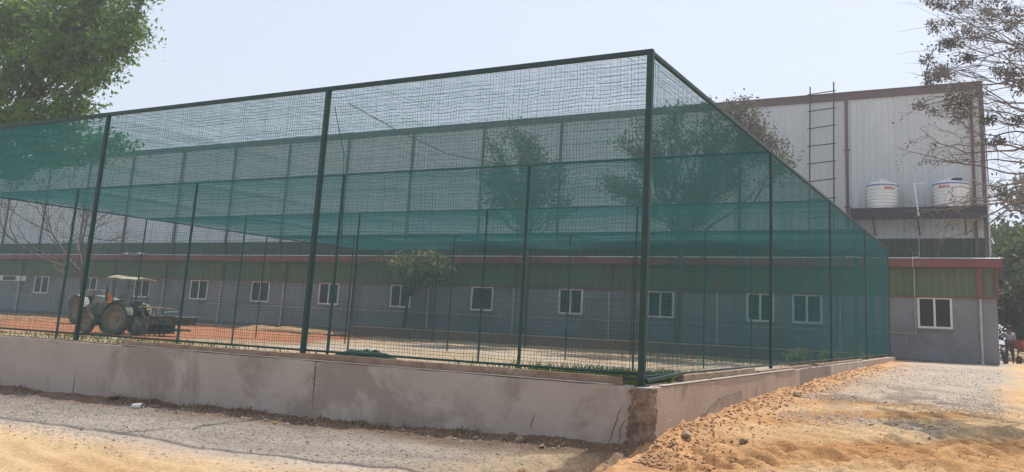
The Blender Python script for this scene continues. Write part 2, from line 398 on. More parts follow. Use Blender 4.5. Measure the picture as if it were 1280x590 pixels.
# ------------------------------------------------------------------ low wall
def low_wall():
    root = empty('retaining_wall', (WX, WY, 0), label='long low rendered retaining wall along the foot of the green net cage', cat='wall')
    inv = Vector((-WX, -WY, 0))
    def P(mb, name, m, **k):
        o = mb.build(name, m, root, **k); o.location = inv; return o
    xs = [WX-.02, -9.0, -14.6, -22, -31, -41, -55]
    for i in range(len(xs)-1):
        nx = 60; nz = 10
        mb = MB(); xa, xb = xs[i+1]+.004, xs[i]
        gx = np.linspace(xa, xb, nx); gzv = np.linspace(-.7, WT, nz)
        v = []; 
        for zz in gzv:
            for xx in gx:
                v.append((xx, WY+.012*(float(vnoise(np.array(xx*1.1), np.array(zz*1.7+i)))-.5)-.0, zz + (0.012*(float(vnoise(np.array(xx*3.), np.array(2.)))-.5) if zz == gzv[-1] else 0)))
        f = [(a*nx+b_, a*nx+b_+1, (a+1)*nx+b_+1, (a+1)*nx+b_) for a in range(nz-1) for b_ in range(nx-1)]
        mb.add(v, f)
        top = [v[(nz-1)*nx+j] for j in range(nx)]
        mb.add(top+[(p[0], WY+.3, p[2]) for p in top], [(j, j+1, nx+j+1, nx+j) for j in range(nx-1)])
        mb.add([(xa, WY+.3, -.7), (xb, WY+.3, -.7), (xb, WY+.3, WT), (xa, WY+.3, WT)], [(0, 1, 2, 3)])
        P(mb, 'wall_panel', M['render'], smooth=False)
    ys = [WY+.001, 14.2, 17.9, 21.5, 27.5, YB+.25]
    ms = ['render_warm', 'render_warm', 'render_dark', 'render', 'render_warm']
    for i in range(len(ys)-1):
        ny = 50; nz = 10; mb = MB()
        gy = np.linspace(ys[i], ys[i+1]-.004, ny); zt = WT
        v = []
        for q in range(nz):
            for yy in gy:
                zz = -.5+(WT+.5)*q/(nz-1)
                v.append((WX+.012*(float(vnoise(np.array(yy*1.1), np.array(zz*1.7+i)))-.5), yy, zz+(0.014*(float(vnoise(np.array(yy*3.), np.array(5.)))-.5) if q == nz-1 else 0)))
        f = [(a*ny+b_, a*ny+b_+1, (a+1)*ny+b_+1, (a+1)*ny+b_) for a in range(nz-1) for b_ in range(ny-1)]
        mb.add(v, f)
        top = [v[(nz-1)*ny+j] for j in range(ny)]
        mb.add(top+[(WX-.3, p[1], p[2]) for p in top], [(j+1, j, ny+j, ny+j+1) for j in range(ny-1)])
        yy0 = max(ys[i], WY+.3)
        mb.add([(WX-.3, yy0, -.5), (WX-.3, ys[i+1], -.5), (WX-.3, ys[i+1], WT), (WX-.3, yy0, WT)], [(0, 3, 2, 1)])
        P(mb, 'wall_panel', M[ms[i]])
    mb = MB(); mb.box(WX-.3, WX-.002, YB+.25, YB+.255, -.2, WT); P(mb, 'wall_end', M['render'])
    # raised concrete kerbs on the wall top
    def kerb(x0, x1, y0, y1, z1, n=26):
        mb = MB(); along_x = (x1-x0) > (y1-y0)
        ts = np.linspace(0, 1, n); rows = []
        for t in ts:
            j = .014*(float(vnoise(np.array(t*n*1.3), np.array(x0*3+y0)))-.5)
            j2 = .02*(float(vnoise(np.array(t*n*.9+5), np.array(x0*3+y0)))-.5)
            if along_x: X = x0+(x1-x0)*t; rows += [(X, y0+j2, WT-.004), (X, y0+j2*.5, z1+j), (X, y1, z1+j), (X, y1, WT-.004)]
            else: Yv = y0+(y1-y0)*t; rows += [(x1+j2, Yv, WT-.004), (x1+j2*.5, Yv, z1+j), (x0, Yv, z1+j), (x0, Yv, WT-.004)]
        f = []
        for i in range(n-1):
            for k in range(3): f.append((i*4+k, i*4+k+1, (i+1)*4+k+1, (i+1)*4+k))
        f += [(0, 1, 2, 3), tuple((n-1)*4+k for k in (3, 2, 1, 0))]
        mb.add(rows, f); P(mb, 'kerb', M['curb'])
    kerb(-9.32, -4.12, WY+.075, WY+.16, WT+.105)
    kerb(-13.55, -9.34, WY+.07, WY+.155, WT+.09)
    kerb(-22.0, -13.7, WY+.08, WY+.15, WT+.02)
    kerb(WX-.17, WX-.08, 10.9, 14.6, WT+.1)
    kerb(WX-.17, WX-.07, 15.0, 19.5, WT+.05)
    kerb(WX-.17, WX-.07, 20.2, 27.5, WT+.05)
    # pale mortar lip along the arris
    mb = MB()
    mb.box(-13.5, -4.2, WY-.006, WY+.07, WT+.008, WT+.018); mb.box(WX-.07, WX+.006, 9.9, 17.5, WT+.008, WT+.018)
    P(mb, 'mortar_lip', M['mortar'])
    # exposed rubble at the corner, where the render has fallen away
    mb = MB(); nu, nv = 26, 26; v = []
    r2 = np.random.default_rng(3)
    for j in range(nv):
        zz = .0+(.875)*j/(nv-1)
        wl = .23+.10*(1-zz)+.03*r2.normal(); wr = .09+.02*r2.normal()
        for i in range(nu):
            t = i/(nu-1)
            s = -wl + (wl+wr)*t
            off = .02+.035*float(vnoise(np.array(s*14.), np.array(zz*14.)))+.02*r2.random()
            if i in (0, nu-1): off = -.01
            if s < 0: p = (WX+s, WY-off, zz)
            else: p = (WX+off, WY+s, zz)
            v.append(p)
    mb.add(v, [(j*nu+i, j*nu+i+1, (j+1)*nu+i+1, (j+1)*nu+i) for j in range(nv-1) for i in range(nu-1)])
    P(mb, 'rubble_corner', M['rubble'])
    # cracks: thin open joints with a lifted render edge
    def crack(pts, w=.012):
        mb = MB(); mb.tube(pts, [w*.5*(.4+.6*math.sin(math.pi*(i+.5)/len(pts))) for i in range(len(pts))], 4); P(mb, 'crack', M['crack'])
    r3 = np.random.default_rng(8)
    def jag(a, b, n, amp):
        a = np.array(a, float); b = np.array(b, float); out = []
        for i in range(n+1):
            p = a+(b-a)*i/n; p[2] += amp*r3.normal(); 
            out.append(p)
        return out
    crack(jag((WX+.004, 10.9, .36), (WX+.004, 12.2, .60), 7, .02) + jag((WX+.004, 12.3, .6), (WX+.004, 13.4, .66), 4, .012) + [np.array((WX+.004, 13.45, .56))], .015)
    crack([np.array((-9.02+.02*r3.normal(), WY-.003, .88-.05*i)) for i in range(8)], .014)
    crack([np.array((-4.1-.02*i+.008*r3.normal(), WY-.004, .62-.06*i)) for i in range(8)], .014)
    crack([np.array((-4.05-.015*i+.008*r3.normal(), WY-.004, .5-.06*i)) for i in range(6)], .012)
    crack([np.array((-5.3+.01*r3.normal(), WY-.003, .47-.05*i)) for i in range(5)], .010)
    return root
low_wall()
# low wall at the far end of the cage
bw = empty('plinth_wall', ((XL+WX)/2, YB+.25, .3), label='low cement wall behind the far end of the net cage', cat='wall')
mb = MB(); mb.box((XL-WX)/2-.2, (WX-XL)/2-.35, 0, .2, -.4, .62); mb.build('wall_body', M['plinth'], bw)
mb = MB(); mb.box((XL-WX)/2-.23, (WX-XL)/2-.33, -.03, .23, .622, .67); mb.build('coping', M['mortar'], bw)

# ------------------------------------------------------------------ net cage
cage = empty('net_cage', (X0, Y0, WT), label='tall box shaped sports practice cage of green posts, rails and green cord netting', cat='net cage')
CI = Vector((-X0, -Y0, -WT))
def CP(o): o.location = CI; return o
def post_mesh(w, z0, z1, plate=True):
    mb = MB(); mb.box(-w/2, w/2, -w/2, w/2, z0, z1)
    return mb
def add_post(x, y, w, z0, z1=ZT):
    mb = post_mesh(w, z0, z1); o = mb.build('post', M['post'], cage, bevel=.008); o.location = Vector((x, y, 0))+CI
    if z0 > .8:
        mb = MB(); mb.box(-w*.95, w*.95, -w*.95, w*.95, z0, z0+.012); q = mb.build('base_plate', M['post'], o)
    return o
for j in range(5):
    for k in range(6):
        if j == 0: w = [.082, .07, .07, .065, .065, .07][k]; z0 = WT
        elif k == 0: w = .062; z0 = WT
        else: w = [0, .056, .05, .046, .046][j]; z0 = gz(COLX[k], ROWZ[j])-.1
        xx = COLX[k]
        if j == 2 and k in (2, 3, 4): xx += (.25, .42, .3)[k-2]
        if j == 4 and k == 5: xx -= .3
        add_post(xx, ROWZ[j], w, z0)
def rail(name, a, b_, w, h=None):
    mb = MB(); mb.bar(a, b_, w, h); return CP(mb.build(name, M['post'], cage, bevel=.006))
for j in range(5):
    w = .066 if j == 0 else .05
    rail('top_rail' if j in (0, 4) else 'cross_beam', (XL-.04, ROWZ[j], ZT+.012), (X0+.04, ROWZ[j], ZT+.014), w)
rail('side_rail', (X0, Y0+.045, ZT+.005), (X0, YB-.035, ZT+.005), .058)
rail('side_rail', (XL, Y0+.045, ZT+.005), (XL, YB-.035, ZT+.005), .055)
rail('bottom_rail', (XL, Y0+.07, WT+.115), (X0-.06, Y0+.07, WT+.145), .032)
rail('bottom_rail', (X0+.0, Y0+.07, WT+.115), (X0+.0, YB-.06, WT+.105), .032)
rail('bottom_rail', (XL, YB, 1.02), (X0-.06, YB, 1.02), .03)
mb = MB(); mb.bar((X0-.42, Y0-.06, WT+.085), (X0+.02, Y0-.06, WT+.085), .04); CP(mb.build('clamp_bar', M['post'], cage))
mb = MB(); mb.bar((X0+.07, Y0-.0, WT+.075), (X0+.07, Y0+1.3, WT+.12), .04); CP(mb.build('clamp_bar', M['post'], cage))

def net_mesh(name, W, Hh, cell, r, seed, amp=.008, arch=0., swell=0.03):
    """woven cords: u along width, v along height, w = bulge (local axes X, Z, Y)"""
    g = np.random.default_rng(seed)
    t = g.random((8,))*6
    def disp(u, v):
        su, sv = u/W, v/Hh
        e = np.sin(np.pi*np.clip(su, 0, 1))*np.sin(np.pi*np.clip(sv, 0, 1))
        du = amp*(np.sin(v*5.1+t[0]+u*1.3)+.7*np.sin(v*11+t[1]+3*u)+.6*(vnoise(u*9+t[5], v*9)-.5)*2)
        dv = amp*(np.sin(u*4.3+t[2]+v*2)+.8*np.sin(u*9.7+t[3]-v*4)+1.1*(vnoise(u*7+t[6], v*11+5)-.5)*2) - .03*e*(1 if not arch else 0)
        dw = swell*e*np.sin(u*1.7+t[4]) + arch*4*sv*(1-sv)*(.75+.25*np.minimum(1, 6*su*(1-su)))
        m = np.minimum(1, 14*np.minimum(np.minimum(su, 1-su), np.minimum(sv, 1-sv)).clip(0, 1))
        return u+du*m, v+dv*m, dw
    V = []; Fc = []; base = 0
    def strands(n_str, length, seglen, horiz):
        nonlocal base
        ns = int(length/seglen)+1; s = np.linspace(0, length, ns+1)
        jit = g.normal(size=n_str)*cell*.10
        o = (np.arange(n_str)+.5)*cell + jit
        S, O = np.meshgrid(s, o)      # n_str x ns+1
        u, v = (S, O) if horiz else (O, S)
        u, v, w = disp(u, v)
        rr = r*(1+.25*g.normal(size=(n_str, 1)).clip(-1.5, 1.5))
        P0 = np.stack([u, w, v], -1)
        pts = []
        for k in range(3):
            a = 2*math.pi*k/3+.5
            if horiz: d = np.stack([0*rr, math.cos(a)*rr, math.sin(a)*rr], -1)
            else: d = np.stack([math.cos(a)*rr, math.sin(a)*rr, 0*rr], -1)
            pts.append(P0+d)
        pts = np.stack(pts, 2)        # n, ns+1, 3, xyz
        idx = base+np.arange(n_str*(ns+1)*3).reshape(n_str, ns+1, 3)
        for k in range(3):
            k2 = (k+1) % 3
            q = np.stack([idx[:, :-1, k], idx[:, :-1, k2], idx[:, 1:, k2], idx[:, 1:, k]], -1)
            Fc.append(q.reshape(-1, 4))
        V.append(pts.reshape(-1, 3)); base += pts.size//3
    strands(int(Hh/cell), W, .16, True)
    strands(int(W/cell), Hh, .16, False)
    o = raw_mesh(name, np.concatenate(V), np.concatenate(Fc), M['net'])
    return o
NZ0 = WT+.13
protos = {}
def place_net(key, loc, rot, first):
    if key not in protos: o = protos[key] = first()
    else: o = protos[key].copy(); COL.objects.link(o)
    o.parent = cage; o.location = Vector(loc)+CI; o.rotation_euler = rot
    return o
NH = ZT-NZ0-.01
CELL = .05
R_WALL, R_ROOF = .0027, .0024
for k in range(5):
    place_net('front%d' % (k % 3), (COLX[k+1], Y0, NZ0), (0, 0, 0), lambda: net_mesh('net_panel', A, NH, CELL, R_WALL, 20+k))
for k in range(5):
    place_net('front%d' % ((k+1) % 3), (COLX[k+1], YB, NZ0), (0, 0, 0), None)
for j in range(4):
    place_net('side%d' % (j % 2), (X0, ROWZ[j], NZ0), (0, 0, R(90)), lambda: net_mesh('net_panel', B, NH, CELL, R_WALL, 30+j))
for j in range(4):
    for k in range(5):
        place_net('roof%d' % ((j*2+k) % 3), (COLX[k+1], ROWZ[j], ZT-.02), (R(-90), 0, 0), lambda: net_mesh('net_panel', A, B, CELL, R_ROOF, 40+j*5+k, arch=-.11, swell=.0))
def rope(pts, label):
    mb = MB(); mb.tube(pts, .008, 4); mb.build('rope', M['rope'], label=label, cat='rope')
rope([(-10.0, 10.4, 5.08), (-10.25, 11.0, 4.4), (-10.9, 11.8, 3.7), (-11.3, 12.3, 2.9)], 'slack dark rope hanging down inside the cage to the left of the second front post')
rope([(-9.6, 10.3, 5.08), (-9.8, 11.9, 4.98), (-9.9, 13.6, 4.9), (-9.7, 16.1, 5.08)], 'slack dark rope slanting to the right under the first roof bay of the cage')

# ------------------------------------------------------------------ warehouse
MY, MX, MZ = 42.7, -.28, 13.82
wh = empty('warehouse', (-40, MY, .6), label='long tall pale grey corrugated warehouse with a dull maroon roof edge', cat='warehouse')
WI = Vector((40, -MY, -.6))
def WP(o): o.location = WI if o.parent is wh else o.location; return o
def corrugated(x0, x1, y, z0, z1, pitch=.30, d=.035, rib=.05):
    pr = []; x = x0
    while x < x1-.001:
        pr += [(x, y), (min(x+pitch-rib*2, x1), y), (min(x+pitch-rib*1.5, x1), y-d), (min(x+pitch-rib*.5, x1), y-d)]
        x += pitch
    pr.append((x1, y)); n = len(pr)
    mb = MB(); mb.add([(a, b_, z0) for a, b_ in pr]+[(a, b_, z1) for a, b_ in pr], [(i, i+1, n+i+1, n+i) for i in range(n-1)]); return mb
WP(corrugated(-104, MX-.16, MY, 6.36, MZ-.36).build('wall_cladding', M['clad'], wh))
WP(corrugated(-104, MX-.16, MY+.01, 4.9, 6.34).build('lower_cladding', M['dark_green'], wh))
mb = MB(); mb.box(-104, MX-.16, MY+.05, MY+.15, 0, MZ-.4); mb.box(MX-.18, MX-.02, MY+.02, MY+26, 0, MZ-.45); mb.box(-104, MX-.18, MY+26.0, MY+26.2, 0, MZ-.4)
mb.box(-104.2, -104, MY+.05, MY+26.2, 0, MZ-.4); WP(mb.build('wall', M['clad'], wh))
mb = MB(); mb.add([(-104.2, MY, MZ-.05), (MX, MY, MZ-.05), (MX, MY+13, MZ+.9), (-104.2, MY+13, MZ+.9), (MX, MY+26.2, MZ-.1), (-104.2, MY+26.2, MZ-.1)], [(0, 1, 2, 3), (3, 2, 4, 5)]); WP(mb.build('roof', M['clad'], wh))
mb = MB(); mb.box(-104.3, MX+.03, MY-.09, MY+.04, MZ-.38, MZ-.02); mb.box(-104.3, MX+.05, MY-.13, MY+.06, MZ-.02, MZ+.03); mb.box(MX-.1, MX+.03, MY+.04, MY+26, MZ-.4, MZ-.0)
WP(mb.build('roof_fascia', M['fascia_dull'], wh))
mb = MB(); mb.box(MX-.16, MX+.02, MY-.06, MY+.14, 0, MZ-.385); WP(mb.build('corner_trim', M['fascia_dull'], wh))
for x in [-.78, -6.48, -11.95, -17.4, -22.8, -28.3, -33.8, -39.3, -44.8, -50.3, -56.0, -62.0, -67.5, -73, -78.5, -84]:
    mb = MB(); mb.box(x-.07, x+.07, MY-.14, MY-.045, 5.45, MZ-.385); o = WP(mb.build('downpipe', M['downpipe'], wh))
    for z in (7.9, 10.8): mb = MB(); mb.box(x-.14, x+.14, MY-.15, MY-.03, z, z+.05); mb.build('bracket', M['downpipe'], o)

# ------------------------------------------------------------------ annex
AY, AX = 38.0, -.05
an = empty('annex', (-40, AY, .6), label='long low grey annex with a green sheet band, maroon eave and white framed windows', cat='building')
AI = Vector((40, -AY, -.6))
def AP(o): o.location = AI; return o
WINS = [(-2.37, 1.27, 2), (-7.57, 1.25, 2), (-9.66, 1.2, 2), (-14.5, 1.33, 3), (-19.35, 1.3, 3), (-24.7, 1.33, 3), (-30.17, 1.38, 3), (-35.55, 1.5, 2), (-41.2, 1.5, 2), (-46.8, 1.6, 2), (-52.5, 1.6, 2), (-58.2, 1.5, 2), (-64.0, 1.7, 2)]
Z0w, Z1w, ZG = 2.11, 3.34, 3.37
xe = sorted([(c-w/2, c+w/2) for c, w, _ in WINS])
mb = MB()
def quad(mb, p): mb.add(p, [(0, 1, 2, 3)])
quad(mb, [(-104, AY, 0), (AX, AY, 0), (AX, AY, Z0w), (-104, AY, Z0w)])
quad(mb, [(-104, AY, Z1w), (AX, AY, Z1w), (AX, AY, ZG), (-104, AY, ZG)])
cur = -104
for a, b_ in xe+[(AX, AX)]:
    quad(mb, [(cur, AY, Z0w), (a, AY, Z0w), (a, AY, Z1w), (cur, AY, Z1w)]); cur = b_
for a, b_ in xe:
    D = .14
    quad(mb, [(a, AY, Z0w), (b_, AY, Z0w), (b_, AY+D, Z0w), (a, AY+D, Z0w)]); quad(mb, [(a, AY, Z1w), (a, AY+D, Z1w), (b_, AY+D, Z1w), (b_, AY, Z1w)])
    quad(mb, [(a, AY, Z0w), (a, AY+D, Z0w), (a, AY+D, Z1w), (a, AY, Z1w)]); quad(mb, [(b_, AY, Z0w), (b_, AY, Z1w), (b_, AY+D, Z1w), (b_, AY+D, Z0w)])
quad(mb, [(AX, AY, 0), (AX, MY-.1, 0), (AX, MY-.1, 4.9), (AX, AY, 4.6)])
quad(mb, [(-104, AY+.16, 0), (AX-.02, AY+.16, 0), (AX-.02, AY+.16, 3.3), (-104, AY+.16, 3.3)])
AP(mb.build('wall', M['grey_wall'], an))
mb = MB(); mb.box(-104, AX-.02, AY-.05, AY-.002, .0, .78); AP(mb.build('foot_band', M['plinth'], an))
AP(corrugated(-104, AX+.02, AY-.03, ZG+.002, 4.62, .28, .03, .04).build('band_cladding', M['green_clad'], an))
mb = MB(); mb.box(-104, AX+.04, AY-.075, AY-.064, ZG-.03, ZG+.03); AP(mb.build('band_trim', M['fascia'], an))
mb = MB(); mb.box(-104.2, AX+.26, AY-.36, AY-.30, 4.60, 4.93); mb.box(-104.2, AX+.26, AY-.30, AY-.02, 4.60, 4.63); mb.box(AX+.20, AX+.26, AY-.30, MY-.2, 4.63, 5.0)
AP(mb.build('eave_fascia', M['fascia'], an))
mb = MB(); mb.box(AX-.0, AX+.08, AY-.12, AY+.3, ZG+.0, 4.598); AP(mb.build('corner_trim', M['fascia'], an))
mb = MB(); mb.add([(-104.2, AY-.4, 4.945), (AX+.3, AY-.4, 4.945), (AX+.3, MY-.05, 5.42), (-104.2, MY-.05, 5.42), (-104.2, AY-.4, 4.96), (AX+.3, AY-.4, 4.96), (AX+.3, MY-.05, 5.44), (-104.2, MY-.05, 5.44)], [(0, 3, 2, 1), (4, 5, 6, 7), (0, 1, 5, 4), (1, 2, 6, 5)])
AP(mb.build('lean_to_roof', M['clad'], an))
for i in range(19):
    x = -.66-5.5*i
    mb = MB(); mb.box(x-.10, x+.10, AY-.13, AY-.07, ZG+.04, 4.598); AP(mb.build('bay_trim', M['fascia'] if i == 0 else M['downpipe'], an))
    mb = MB(); mb.tube([(x, AY-.09, .75), (x, AY-.09, ZG-.04)], .055, 10); mb.tube([(x, AY-.09, .8), (x, AY-.16, .72)], .055, 8); AP(mb.build('rain_pipe', M['pvc'], an))
# electrical conduit
mb = MB(); mb.tube([(-95, AY-.04, 1.9), (-3.12, AY-.04, 1.84)], .018, 6); mb.tube([(-3.12, AY-.04, 1.84), (-3.12, AY-.04, 3.30), (-3.12, AY-.14, 3.42), (-3.12, AY-.14, 4.58)], .022, 6)
mb.tube([(-3.5, AY-.04, 1.84), (-3.5, AY-.04, 1.5)], .016, 6)
AP(mb.build('conduit', M['pvc'], an))
for c, w, kind in WINS:
    a, b_ = c-w/2, c+w/2; fw = .055
    mb = MB()
    mb.box(a-.03, b_+.03, AY-.03, AY+.05, Z1w-fw, Z1w+.03); mb.box(a-.03, b_+.03, AY-.03, AY+.05, Z0w-.03, Z0w+fw)
    mb.box(a-.03, a+fw, AY-.03, AY+.05, Z0w+fw, Z1w-fw); mb.box(b_-fw, b_+.03, AY-.03, AY+.05, Z0w+fw, Z1w-fw)
    mb.box(c-.05, c+.03, AY-.02, AY+.05, Z0w+fw, Z1w-fw)
    fr = AP(mb.build('window', M['white'], an))
    mb = MB(); mb.box(a+fw+.002, c-.052, AY+.015, AY+.025, Z0w+fw+.002, Z1w-fw-.002); mb.build('pane', M['glass'], fr); mb = MB(); mb.box(c+.032, b_-fw-.002, AY+.03, AY+.04, Z0w+fw+.002, Z1w-fw-.002); mb.build('pane', M['glass'], fr)
    if kind == 3 or c < -30:
        mb = MB()
        for q in range(6):
            z = Z0w+.14+q*.18; mb.box(a+fw, b_-fw, AY-.015, AY-.005, z, z+.025)
        mb.build('window_bars', M['louvre'], fr)
    mb = MB(); mb.box(a-.08, b_+.08, AY-.07, AY-.003, Z0w-.09, Z0w-.035); mb.build('sill', M['grey_wall'], fr)
# wide ventilator at the far left: white, dark, white
mb = MB(); mb.box(-70.2, -66.0, AY-.06, AY-.01, 2.95, 3.34); v_ = AP(mb.build('ventilator', M['white'], an))
mb = MB(); mb.box(-69.0, -67.3, AY-.08, AY-.062, 3.0, 3.29); mb.build('pane', M['glass'], v_)

# ------------------------------------------------------------------ ladder
ld = empty('roof_ladder', (-7.6, MY-.4, 5.4), label='tall thin rusty steel ladder rising past the warehouse roof edge', cat='ladder')
LI = Vector((7.6, -(MY-.4), -5.4))
for x in (-8.24, -7.06):
    mb = MB(); mb.tube([(x, MY-.75, 5.3), (x, MY-.2, 14.25+(.15 if x > -8 else 0))], .035, 8); mb.build('stile', M['steel'], ld).location = LI
for i in range(10):
    z = 13.86-.93*i; yy = MY-.75+(z-5.3)/8.95*.55
    mb = MB(); mb.tube([(-8.36, yy-.05, z-.03), (-6.94, yy-.05, z+.06+.02*((i*7) % 3))], .028, 6); mb.build('rung', M['steel'], ld).location = LI

# ------------------------------------------------------------------ tank platform, tanks and pipes
tp = empty('tank_platform', (-3.2, 41.9, 7.1), label='black faced platform on the warehouse wall carrying the two white tanks', cat='platform')
TI = Vector((3.2, -41.9, -7.1))
mb = MB(); mb.box(-6.12, -.30, 41.1, MY-.04, 7.56, 7.62); mb.build('deck', M['black'], tp).location = TI
mb = MB(); mb.box(-6.14, -.28, 41.04, 41.098, 7.06, 7.63); mb.box(-6.14, -6.08, 41.1, MY-.04, 7.06, 7.555); mb.box(-.34, -.28, 41.1, MY-.04, 7.06, 7.555); mb.build('edge_sheet', M['black'], tp, bevel=.01).location = TI
for x in (-5.2, -3.2, -1.2):
    mb = MB(); mb.bar((x, MY-.06, 6.5), (x, 41.3, 7.45), .06); mb.build('bracket', M['steel'], tp).location = TI
def tank(x, y, z, r, h, label, hatch, ang):
    root = empty('water_tank', (x, y, z), label=label, cat='water tank', group='white rooftop water tanks')
    pr = [(0, 0), (r*.97, 0), (r, .04)]
    nb = 6
    for i in range(nb):
        a = .08+i*(h*.82)/nb; s = (h*.82)/nb
        pr += [(r*.955, a), (r*.955, a+.02), (r*1.005, a+.055), (r*1.005, a+s-.035)]
    pr += [(r*.985, h*.9), (r*1.01, h*.92), (r*1.01, h), (r*.97, h+.03)]
    mb = MB(); mb.lathe(pr, 40); mb.build('tank_body', M['tank'], root, smooth=False)
    mb = MB(); mb.lathe([(r*1.018, h*.93), (r*1.022, h*.935), (r*1.022, h*.985), (r*1.018, h*.99)], 40); mb.build('blue_stripe', M['blue'], root)
    mb = MB(); mb.lathe([(r*.97, h+.03), (r*.8, h+.09), (r*.45, h+.17), (.25, h+.19)], 40)
    for k in range(8):
        t = k*math.pi/4; mb.bar((r*.93*math.cos(t), r*.93*math.sin(t), h+.05), (.3*math.cos(t), .3*math.sin(t), h+.19), .05)
    mb.build('shoulder', M['tank'], root)
    mb = MB(); mb.lathe([(.25, h+.19), (.27, h+.20), (.27, h+.25), (.2, h+.29), (.0, h+.30)], 24); lid = mb.build('lid', M['tank'], root)
    if hatch:
        mb = MB(); t = R(-50)
        mb.tube([(r*.55*math.cos(t), r*.55*math.sin(t), h+.10), (r*.55*math.cos(t), r*.55*math.sin(t), h+.21)], .24, 18); mb.build('hatch', M['glass'], root)
    # lettering: short red script strokes
    mb = MB(); g = np.random.default_rng(int(abs(x)*10))
    a0 = R(ang); n = 8
    for i in range(n):
        t0 = a0+i*.072+(.05 if i > 4 else 0)
        zz = h*.77; hh = .09 if i not in (0, 4) else .15
        pts = []
        for q in range(6):
            t = t0+.055*q/5; pts.append((r*1.02*math.cos(t), r*1.02*math.sin(t), zz+hh*abs(math.sin(q*math.pi/2.5+i))))
        mb.tube(pts, .014, 4)
    mb.build('lettering', M['red'], root)
    return root
tank(-4.74, 41.85, 7.62, .74, 1.18, 'white ribbed water tank with a closed lid, left one on the black platform', False, -75)
tank(-1.75, 41.85, 7.62, .79, 1.14, 'white ribbed water tank with a dark open hatch, right one on the black platform', True, -125)
st = empty('pipe_stand', (-3.2, 41.0, 7.2), label='white T shaped pipe standing between the two white tanks', cat='pipe')
mb = MB(); mb.tube([(.10, 0, 0), (-.05, .0, 1.5)], .035, 8); mb.build('upright', M['white'], st)
mb = MB(); mb.tube([(-.22, .0, 1.5), (.42, .0, 1.53)], .022, 8); mb.build('cross_arm', M['white'], st)
mb = MB(); mb.tube([(-3.85, 41.6, 7.62), (-3.85, 41.6, 8.75), (-3.1, 41.7, 8.78)], .016, 6); mb.tube([(-3.35, 41.3, 7.62), (-3.36, 41.3, 9.05)], .016, 6); mb.tube([(-3.5, 41.3, 7.62), (-3.5, 41.3, 8.75)], .012, 6)
mb.tube([(-1.0, 41.4, 8.85), (-.5, 41.4, 8.9), (-.42, 41.4, 7.65)], .02, 6)
mb.tube([(-4.1, 41.3, 8.75), (-3.5, 41.35, 8.75)], .012, 6)
mb.build('tank_piping', M['pvc'], label='thin grey pipes linking the two tanks on the black platform', cat='pipes')
mb = MB(); mb.tube([(-3.25, MY-.08, 7.0), (-3.25, MY-.08, 5.5), (-3.2, AY+1, 5.1), (-3.14, AY-.45, 4.99), (-3.13, AY-.45, 4.6)], .018, 6); mb.build('cable', M['white'], label='thin white cable running down from the tank platform to the annex eave', cat='cable')

